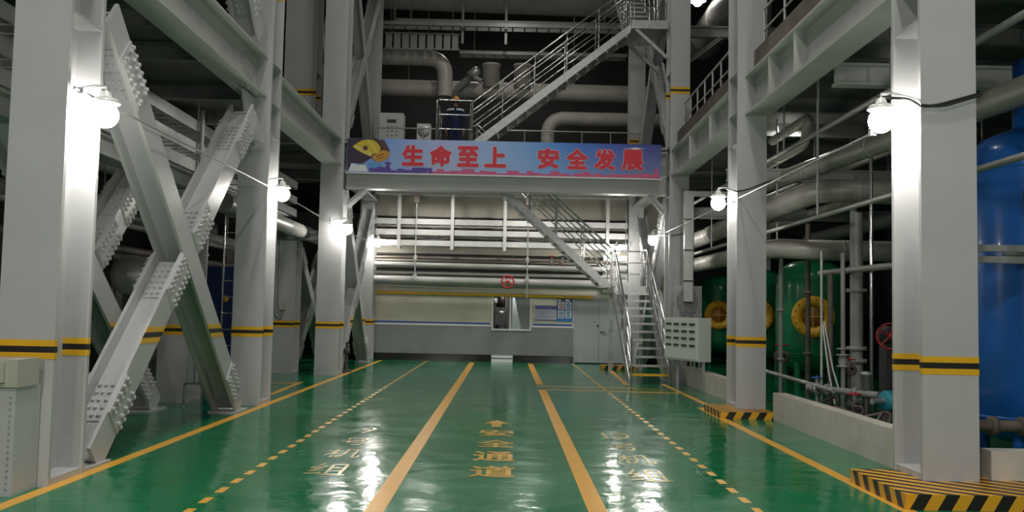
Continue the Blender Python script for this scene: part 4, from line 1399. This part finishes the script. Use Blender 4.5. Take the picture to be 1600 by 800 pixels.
MB().tube([(-4.98, 14.74, .34), (-4.98, 14.74, 1.15)], .012, 8).build('upright', STAIN, t)
t = thing('wall_ladder', 'slim steel ladder rising behind the navy cabinet', 'ladder', (-4.98, 16.4, 0))
for x in (-5.1, -4.86):
    MB().tube([(x, 16.4, 0), (x, 16.4, 4.6)], .02, 8).build('stile', STAIN, t)
mb = MB()
for k in range(15):
    MB().tube([(-5.1, 16.4, .3 + k * .29), (-4.86, 16.4, .3 + k * .29)], .012, 6).build('rung', STAIN, t)
for i, (x, y, h) in enumerate(((-5.55, 10.2, 1.15), (-5.5, 10.9, 1.2), (-5.45, 11.6, 1.2))):
    tag(MB().tube([(x, y, 0), (x, y, h)], .018, 8).sphere((x, y, h), .03, 8, 6).build('steel_post', GALV, loc=(x, y, 0)), ('short steel post nearest the left column foot', 'middle short steel post behind the left column', 'short steel post nearest the inner brace')[i], 'post', 'short posts behind the nearest left column')
t = thing('switch_box', 'small grey socket box with conduits on the inner left column', 'switch', (-5.35, 21.95, 1.6))
MB().box((-5.45, 21.9, 1.52), (-5.30, 21.998, 1.7)).build('body', BEIGE, t)
MB().tube(bend([(-5.55, 21.95, 3.3), (-5.55, 21.95, 1.4), (-5.40, 21.95, 1.3), (-5.33, 21.95, 1.52)], .12), .022, 8).build('conduit', GALV, t)
MB().tube(bend([(-5.48, 21.95, 3.3), (-5.48, 21.95, 1.45), (-5.40, 21.95, 1.36), (-5.38, 21.95, 1.52)], .1), .012, 8).build('thin_conduit', GALV, t)
t = thing('floor_pump', 'small dark pump on the floor beside the third left column', 'pump', (-3.95, 22.9, 0))
MB().box((-4.1, 22.75, 0), (-3.86, 23.05, .06)).build('base', DARK, t)
MB().tube([(-3.96, 22.9, .06), (-3.96, 22.9, .75)], [.05, .03], 10).build('body', DARK, t)
MB().lathe([(0, 0), (.08, 0), (.08, .14), (0, .14)], (-3.96, 22.9, .45), n=12).build('head', DARK, t)
t = thing('junction_box', 'beige electrical junction box on a grey pedestal at the foot of the nearest left column', 'junction box', (-4.2, 7.7, 0))
MB().box((-4.62, 7.55, .89), (-4.0, 7.9, 1.12)).build('body', BEIGE, t)
MB().box((-4.60, 7.52, .93), (-4.10, 7.55, 1.10)).build('lid', BEIGE, t)
MB().lathe([(0, 0), (.018, 0), (.018, .02), (0, .02)], (-4.16, 7.52, 1.02), (0, -1, 0), 12).build('lock', GALV, t)
MB().box((-4.23, 7.50, 1.04), (-4.18, 7.52, 1.08)).build('latch', BLACK, t)
MB().box((-4.62, 7.58, 0), (-4.02, 7.98, .89)).build('pedestal', PAINT, t)
mb = MB()
for k in range(16):
    mb.bolt((-4.06, 7.58, .06 + k * .05), (0, -1, 0), .008, .008)
mb.build('screws', GALV, t, kind='stuff')

# dim mass of equipment behind the left frames
for i, (x, z, r, lab) in enumerate(((-7.4, 4.1, .12, 'pipe run deep in the left bay, upper'), (-7.7, 3.3, .16, 'pipe run deep in the left bay, middle'), (-7.2, 2.6, .08, 'pipe run deep in the left bay, lower'), (-6.9, 3.0, .05, 'slim pipe run deep in the left bay'))):
    pipe(lab, [(x, 9, z), (x, 27, z)], r, (PIPE, PIPEP, RUSTY, PIPEP)[i], seams=(0, 2.5, 0, 0)[i], hang=tuple((x, y, z, 5.55) for y in (11, 15.5, 20, 25)))
for i, (x, y, r, lab) in enumerate(((-6.3, 12.2, .05, 'upright pipe in the left bay, nearest'), (-6.9, 14.6, .07, 'upright pipe in the left bay, beside the oval tank'), (-6.2, 18.2, .05, 'upright pipe in the left bay behind the navy cabinet'), (-7.0, 21.0, .08, 'upright pipe far inside the left bay'))):
    pipe(lab, [(x, y, 0), (x, y, 5.5)], r, (PIPEP, RUSTY, PIPEP, PIPE)[i], name='vertical_pipe', n=10, flanges=(.3, .5))
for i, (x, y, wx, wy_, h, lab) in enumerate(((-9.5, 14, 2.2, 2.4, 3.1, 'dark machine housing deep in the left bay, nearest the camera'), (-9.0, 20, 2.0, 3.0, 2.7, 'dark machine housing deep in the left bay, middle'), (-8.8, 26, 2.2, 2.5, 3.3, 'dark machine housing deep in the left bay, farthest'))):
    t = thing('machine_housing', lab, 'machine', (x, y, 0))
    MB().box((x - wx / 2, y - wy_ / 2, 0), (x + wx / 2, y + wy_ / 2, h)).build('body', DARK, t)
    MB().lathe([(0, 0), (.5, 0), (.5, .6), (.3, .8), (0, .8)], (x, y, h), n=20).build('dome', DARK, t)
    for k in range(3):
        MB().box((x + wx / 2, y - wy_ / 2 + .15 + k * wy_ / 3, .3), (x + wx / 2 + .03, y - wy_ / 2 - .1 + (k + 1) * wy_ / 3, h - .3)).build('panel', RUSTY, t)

# ------------------------------------------------------------------ right side: curb, plinths, tanks, pipes
mb = MB()
struct('trim_4', MB().box((4.18, 9.05, 0), (4.38, 14.25, .42)).box((4.18, 15.42, 0), (4.38, 21.4, .40)), CURB)
struct('trim_5', MB().box((4.52, 8.5, 0), (9.0, 8.7, .40)), CURB)
for lab, a, b, cx, y0, wdt, dep in (('black and yellow striped plinth under the nearest right column', (3.40, 7.76), (4.9, 9.0), 4.10, 8.4, .52, .65), ('black and yellow striped plinth under the second right column', (3.36, 14.22), (4.22, 15.40), 3.97, 14.75, .48, .65)):
    h = .13 if y0 < 10 else .11
    c = .12
    tag(MB().prism([(a[0], a[1], 0), (b[0], a[1], 0), (b[0], b[1], 0), (a[0], b[1], 0)], (0, 0, h)).build('striped_plinth', HAZARD, loc=(cx, y0, 0)), lab, 'plinth')


tag(MB().prism([(2.75, 26.0, 0), (3.75, 26.0, 0), (3.75, 26.5, 0), (2.75, 26.5, 0)], (0, 0, .12)).build('striped_kerb', HAZARD, loc=(3.2, 26.2, 0)), 'low black and yellow striped block on the floor behind the stairs', 'kerb')


def filter_tank(label, x, y, R=0.80, z0=.32, H=2.65):
    t = thing('filter_tank', label, 'tank', (x, y, 0))
    prof = [(0, z0), (R * .5, z0 + .05), (R * .85, z0 + .2), (R, z0 + .42)]
    prof += [(R, z0 + .42 + k * (H - .84) / 6) for k in range(1, 7)]
    prof += [(R * .85, z0 + H - .2), (R * .5, z0 + H - .05), (0, z0 + H)]
    MB().lathe(prof, (x, y, 0), n=40).build('shell', GREEN, t)
    for z in (z0 + .43, z0 + H - .5):
        MB().lathe([(R, z - .015), (R + .01, z - .008), (R + .01, z + .008), (R, z + .015)], (x, y, 0), n=40).build('weld_seam', GREEN, t)
    for k in range(4):
        a = math.pi / 4 + k * math.pi / 2
        c = V((x + math.cos(a) * R * .8, y + math.sin(a) * R * .8, 0))
        MB().tube([c, c + V((0, 0, z0 + .35))], .07, 10).build('leg', GREEN, t)
    # manhole turned towards the aisle
    d = V((-.27, -1, 0)).normalized()
    c = V((x, y, 1.62)) + d * (R - .12)
    MB().tube([c, c + d * .22], .36, 28).build('manhole_neck', GREEN, t)
    q = c + d * .22
    MB().lathe([(.25, 0), (.47, 0), (.47, .06), (.25, .06), (.25, 0)], q, d, 36).build('manhole_flange', YELLOW, t)
    mb = MB()
    for k in range(18):
        a = 2 * math.pi * k / 18
        u = d.cross(V((0, 0, 1)))
        mb.bolt(q + d * .06 + (u * math.cos(a) + V((0, 0, 1)) * math.sin(a)) * .41, d, .025, .03)
    mb.build('flange_bolts', YELLOW, t, kind='stuff')
    cov = MB().lathe([(0, 0), (.25, 0), (.25, .03), (0, .03)], q + d * .01, d, 28).build('manhole_cover', OCHRE, t)
    u = d.cross(V((0, 0, 1)))
    MB().bar(q + d * .05 - u * .24, q + d * .05 + u * .24, d, .03, .018).bar(q + d * .05 - V((0, 0, .24)), q + d * .05 + V((0, 0, .24)), d, .03, .018).build('cross_bar', YELLOW, cov)
    return t


filter_tank('green filter tank with yellow manhole, nearest the camera', 7.22, 21.6)
filter_tank('green filter tank half hidden by the plinth column', 7.2, 26.2)
filter_tank('green filter tank farthest back, left of the plinth column', 7.25, 30.9)
t = thing('blue_tank', 'tall blue pressure vessel at the right edge', 'tank', (5.92, 10.3, 0))
R = .70
MB().lathe([(0, .25), (R * .5, .27), (R * .85, .36), (R, .52), (R, 1.4), (R, 2.3), (R, 3.3), (R * .93, 3.5), (R * .7, 3.68), (R * .35, 3.78), (.16, 3.82), (.15, 4.6), (0, 4.6)], (5.94, 10.3, 0), n=44).build('shell', BLUE, t)
MB().lathe([(R, 3.28), (R + .012, 3.29), (R + .012, 3.31), (R, 3.32)], (5.94, 10.3, 0), n=44).build('weld_seam', BLUE, t)
MB().lathe([(R, .53), (R + .012, .54), (R + .012, .56), (R, .57)], (5.94, 10.3, 0), n=44).build('weld_seam', BLUE, t)
for k in range(4):
    a = math.pi / 4 + k * math.pi / 2
    MB().tube([(5.94 + .5 * math.cos(a), 10.3 + .5 * math.sin(a), 0), (5.94 + .5 * math.cos(a), 10.3 + .5 * math.sin(a), .5)], .06, 8).build('leg', BLUE, t)
MB().lathe([(0, 0), (.22, 0), (.22, .05), (.14, .07), (.14, .3)], (5.35, 10.05, 1.05), (1, .35, 0), 20).build('side_nozzle', BLUE, t)
MB().lathe([(0, 0), (.1, 0), (.1, .1), (.06, .12), (.06, .3)], (5.55, 9.5, 2.95), (.3, 1, 0), 14).build('gauge_nozzle', DARK, t)
for k, z in enumerate((2.36, 2.24)):
    tag(MB().bar((4.5, 9.45, z), (8.5, 9.45, z), (0, 1, 0), .08, .07).build('support_bar', GALV, loc=(5, 9.45, z)), ('upper' if k == 0 else 'lower') + ' steel bar crossing in front of the blue vessel', 'bar')
pipe('low dark pipe at the foot of the blue vessel', [(4.6, 9.5, .52), (8.5, 9.5, .50)], .06, RUSTY, flanges=(.12, .2))

pipe('grey-green insulated pipe descending along the right bay under the beam', [(5.5, 1.0, 3.78), (5.5, 20.5, 4.45)], .16, PIPE, seams=1.5, hang=((5.5, 9, 4.1, 5.55), (5.5, 19.5, 4.5, 5.55)))
pipe('thick pale pipe bending level above the green tanks', [(5.0, 27.5, 3.55), (4.95, 18.5, 3.60), (5.35, 15.4, 3.78), (9, 15.0, 3.62)], .20, PIPE, .5, seams=1.2, hang=((5.0, 26, 3.6, 5.55), (4.97, 20, 3.6, 5.55), (7.5, 15.2, 3.6, 5.55)))
pipe('lower thick pipe bending level just above the tanks', [(5.0, 28.5, 2.95), (5.1, 17.2, 2.90), (5.45, 16.4, 2.82), (9, 16.2, 2.8)], .185, PIPE, .5, seams=1.2, hang=((5.35, 18, 2.9, 5.55), (8.2, 16.2, 2.9, 5.55)))
pipe('slim slanting pipe in front of the thick right pipes', [(4.72, 1.0, 3.11), (4.72, 23, 3.14)], .035, PIPEP, hang=((4.72, 21, 3.14, 5.55),))
pipe('slim level pipe ending before the nearest green tank', [(5.45, 1.0, 2.29), (5.45, 15.8, 2.37)], .05, PIPEP, hang=((5.45, 12, 2.36, 5.55),))
pipe('upper dim pipe high in the right bay with a bend', [(5.4, 20.5, 4.75), (5.4, 16.5, 4.75), (5.4, 16.2, 5.2), (5.4, 18.5, 5.2)], .09, PIPE, .2, hang=((5.4, 18.2, 5.2, 5.55),))
for i, (x, y, z0_, z1_, r, m, lab, fl) in enumerate((
        (4.85, 14.0, 0, 2.62, .02, TRAYM, 'pale thin vertical tube before the nearest manhole', ()),
        (5.02, 14.1, 0, 2.3, .042, RUSTY, 'brown vertical pipe right of the nearest manhole', ()),
        (5.18, 14.0, 0, 2.6, .035, PIPEP, 'grey vertical pipe with a valve, right of the manhole', ()),
        (5.62, 14.6, 0, 3.3, .10, PIPEP, 'stout vertical pipe with bright bands left of the nearest right column', (.28, .34, .62)),
        (5.58, 13.9, 0, 5.55, .028, STAIN, 'thin bright vertical pipe beside the stout one', ()),
        (4.72, 13.8, 3.12, 5.55, .02, GALV, 'hanger rod over the right pipes, farther', ()),
        (4.72, 11.0, 3.12, 5.55, .018, GALV, 'hanger rod over the right pipes, nearest', ()),
        (4.95, 18.6, 0, 3.4, .045, RUSTY, 'short vertical pipe under the bent thick pipe', (.35, .5)))):
    pipe(lab, [(x, y, z0_), (x, y, z1_)], r, m, flanges=fl, name='vertical_pipe', n=10)
t = tag(MB().tube([(4.85, 13.95, 1.5), (4.92, 13.9, .8), (5.0, 13.85, .3)], .012, 6).tube([(4.87, 13.95, 1.55), (5.0, 13.92, .8), (5.1, 13.85, .4)], .012, 6).build('loose_tubing', WHITE, loc=(4.9, 13.9, .3)), 'pair of loose white tubes fanning from the thin vertical tube', 'tubing')
pipe('low horizontal pipe behind the curb', [(4.75, 17.5, .62), (4.75, 13.2, .55)], .035, PIPEP)
pipe('lower grey pipe lying between valves behind the curb', [(4.7, 14.2, .52), (5.4, 13.2, .5)], .05, PIPEP, flanges=(.3, .7))


def valve(label, c, s, m, wheel=None, axis=(0, 1, 0), wm=RED):
    t = thing('valve', label, 'valve', c)
    c = V(c)
    MB().lathe([(s * .5, -s), (s, -s), (s, -s * .75), (s * .5, -s * .7), (s * .75, 0), (s * .5, s * .7), (s, s * .75), (s, s), (s * .5, s)], c, axis, 16).build('body', m, t)
    if axis[2] == 0:
        MB().tube([c, (c.x, c.y, 0)], s * .3, 8).build('stand_pipe', m, t)
    MB().tube([c, c + V((0, 0, s * 1.7))], s * .28, 8).build('stem', GALV, t)
    mb = MB()
    handwheel(mb, c + V((0, 0, s * 1.8)), s * .9, wheel or (0, 0, 1), s * .12)
    mb.build('handwheel', wm, t)
    return t


valve('small valve with blue wheel behind the curb', (4.78, 14.0, .52), .09, GALV, wm=BLUE)
valve('steel valve on the grey vertical pipe', (5.18, 14.0, .95), .10, PIPEP, axis=(0, 0, 1), wm=GALV)
valve('red-wheeled valve at the foot of the nearest green tank', (5.9, 19.5, .75), .14, RUSTY)
valve('dark valve with red wheel low behind the curb', (4.9, 12.8, .38), .09, DARK)
valve('red-wheeled valve low between the two vertical pipes', (5.35, 14.2, .8), .09, RUSTY)
t = thing('large_valve', 'dark valve with a large red handwheel, left of the nearest right column', 'valve', (5.9, 14.5, 1.3))
mb = MB()
handwheel(mb, (6.04, 14.3, 1.33), .20, (-.3, -1, 0), .018)
mb.build('handwheel', RED, t)
MB().lathe([(0, 0), (.12, 0), (.16, .2), (.16, .5), (0, .5)], (6.09, 14.45, 1.33), (.3, 1, 0), 16).build('body', DARK, t)
MB().tube([(6.04, 14.3, 1.33), (6.09, 14.46, 1.33)], .03, 8).build('stem', GALV, t)
MB().box((6.06, 14.5, 0), (6.26, 14.8, 1.2)).build('stand', DARK, t)
t = thing('pump_motor', 'teal pump motor on the ground behind the curb', 'motor', (5.2, 12.4, 0))
MB().lathe([(0, 0), (.12, 0), (.14, .04), (.14, .34), (.1, .38), (0, .38)], (5.1, 12.3, .5), (.9, .35, 0), 20).build('housing', TEAL, t)
MB().box((5.12, 12.3, 0), (5.42, 12.55, .38)).build('base', DARK, t)
MB().tube([(4.9, 12.2, .5), (5.1, 12.3, .5)], .04, 10).build('shaft', GALV, t)
t = thing('strainer', 'small steel strainer pot behind the curb', 'strainer', (5.3, 13.6, .3))
MB().lathe([(0, 0), (.07, 0), (.07, .22), (.09, .22), (.09, .26), (0, .28)], (5.3, 13.4, .55), n=14).build('pot', GALV, t)
MB().tube([(5.3, 13.4, 0), (5.3, 13.4, .55)], .03, 8).build('stand_pipe', RUSTY, t)
mb = MB()
for k in range(70):
    x, y = random.uniform(4.45, 5.0), random.uniform(9.8, 14.0)
    s = random.uniform(.03, .1)
    mb.lathe_flat([(0, 0), (s, 0), (s * .8, s * random.uniform(.5, 1.4)), (0, s)], (x, y, 0), (random.uniform(-.3, .3), random.uniform(-.3, .3), 1), 6)
for k in range(14):
    x, y = random.uniform(4.6, 5.0), random.uniform(10.5, 14)
    mb.tube(bend([(x, y, .02), (x + random.uniform(-.2, .2), y + random.uniform(-.2, .2), random.uniform(.2, .5)), (x + random.uniform(-.6, .6), y + random.uniform(-.6, .6), random.uniform(.1, .4))], .1), random.uniform(.012, .03), 6)
o = mb.build('scrap_litter', RUSTY, loc=(5, 12, 0), kind='stuff')
o['label'], o['category'] = 'clutter of small dark fittings and hoses on the ground behind the curb', 'clutter'
for i, (x, z, r, m) in enumerate(((7.4, 4.9, .10, PIPE), (8.2, 4.4, .14, PIPE), (9.3, 4.0, .18, PIPEP), (6.6, 4.65, .05, PIPEP), (4.75, 4.45, .04, PIPEP))):
    pipe('dim pipe run high in the right bay, %s' % ('thin and near the columns' if i == 4 else ('innermost', 'second from inside', 'deepest and thickest', 'slim')[i]), [(x, 1.0, z), (x, 28, z)], r, m, hang=tuple((x, y, z, 5.55) for y in (11.2, 15.6, 19.5, 25)))
for i, (x, y, h, r, m) in enumerate(((6.3, 16.5, 4.2, .06, PIPEP), (6.1, 18.4, 3.5, .05, RUSTY), (5.7, 18.9, 2.9, .045, PIPEP), (6.6, 14.9, 5.5, .09, PIPE), (7.6, 15.6, 5.5, .12, PIPEP))):
    pipe(('upright pipe before the nearest green tank, slim', 'brown upright pipe before the nearest green tank', 'thin upright pipe left of the nearest green tank', 'upright clad pipe between the green and blue tanks', 'stout upright pipe deep between the green and blue tanks')[i], [(x, y, 0), (x, y, h)], r, m, name='vertical_pipe', n=10, flanges=(.25, .6))
t = thing('instrument_frame', 'dim instrument rack against the dark behind the right pipes', 'rack', (8.5, 18, 0))
for y in (17.2, 18.8):
    MB().box((8.4, y, 0), (8.5, y + .1, 4.6)).build('upright', PIPEP, t)
for z in (2.0, 3.2, 4.3):
    MB().box((8.4, 17.3, z), (8.5, 18.8, z + .1)).build('crossbar', PIPEP, t)
steel_beam('dark cross beam high in the right bay, nearer', (4.3, 17.8), (13, 17.8), 4.25, 4.5, .2, name='cross_beam')
steel_beam('dark cross beam high in the right bay, farther', (4.3, 24.5), (13, 24.5), 4.2, 4.5, .2, name='cross_beam')
steel_beam('dark cross beam high behind the nearest right column', (4.4, 12.2), (13, 12.2), 4.75, 5.05, .2, name='cross_beam')

# control box on posts, beside the curb
t = thing('control_box', 'pale grey-green control box with rows of switches, on posts beside the curb', 'control box', (3.95, 19.6, 0))
a, b = V((3.55, 20.35, 0)), V((4.03, 19.05, 0))
d = (b - a).normalized()
n = V((d.y, -d.x, 0))            # outward, towards the aisle
if n.x > 0:
    n = -n
mb = MB().prism([a + V((0, 0, .62)), b + V((0, 0, .62)), b - n * .30 + V((0, 0, .62)), a - n * .30 + V((0, 0, .62))], (0, 0, .92))
mb.build('body', PALEBOX, t)
MB().bar(a + n * .012 + V((0, 0, 1.08)) + d * .05, b + n * .012 + V((0, 0, 1.08)) - d * .05, n, .02, .84).build('door', PALEBOX, t)
mb = MB()
for i in range(4):
    for j in range(4):
        p = a + d * (.22 + i * .32) + n * .022 + V((0, 0, 1.40 - j * .15))
        for q in (-.07, .0, .07):
            mb.lathe_flat([(0, 0), (.026, 0), (.026, .03), (.0, .035)], p + d * q, n, 8)
mb.build('switches', DARK, t, kind='stuff')
for p in (a + d * .3 - n * .15, b - d * .05 - n * .15):
    MB().box(p + V((-.03, -.03, 0)), p + V((.03, .03, .62))).build('leg', GALV, t)
mb = MB()
for k in range(7):
    p = a + d * (.2 + k * .17) - n * .12 + V((0, 0, .62))
    mb.tube(bend([p, p + V((0, 0, -.12)), p + d * .1 + V((0, 0, -.18))], .05), .018, 8)
mb.build('cable_glands', GALV, t)
t = thing('cable_duct', 'upright aluminium cable duct rising behind the control box', 'cable duct', (4.1, 20.8, 0))
MB().box((4.02, 20.6, 1.9), (4.22, 20.75, 4.42)).build('duct', TRAYM, t)
for z in (2.35, 3.05, 3.75):
    MB().box((4.0, 20.58, z), (4.24, 20.6, z + .035)).build('band', STAIN, t)
MB().box((4.22, 20.6, 4.3), (5.2, 20.7, 4.42)).build('arm', TRAYM, t)
t = thing('perforated_panel', 'perforated metal panel behind the control box', 'panel', (4.1, 20.7, 1.5))
MB().box((3.82, 20.78, 1.2), (4.46, 20.8, 2.26)).build('sheet', GALV, t)
mb = MB()
for i in range(12):
    for j in range(16):
        if abs(i - 5.5) < 5.5 - abs(j - 10) * .45:
            mb.box((3.86 + i * .048, 20.772, 1.3 + j * .056), (3.885 + i * .048, 20.78, 1.33 + j * .056))
mb.build('perforations', DARK, t, kind='stuff')
MB().box((3.82, 20.8, 0), (3.87, 20.85, 1.3)).box((4.41, 20.8, 0), (4.46, 20.85, 1.3)).build('posts', GALV, t)
pipe('slim dark upright pipe on the stair column, beside the cable duct', [(4.34, 21.3, 0.40), (4.34, 21.3, 3.9)], .04, PIPEP, name='vertical_pipe', n=10)

for o in bpy.data.objects:
    if '_o' in o:
        del o['_o']
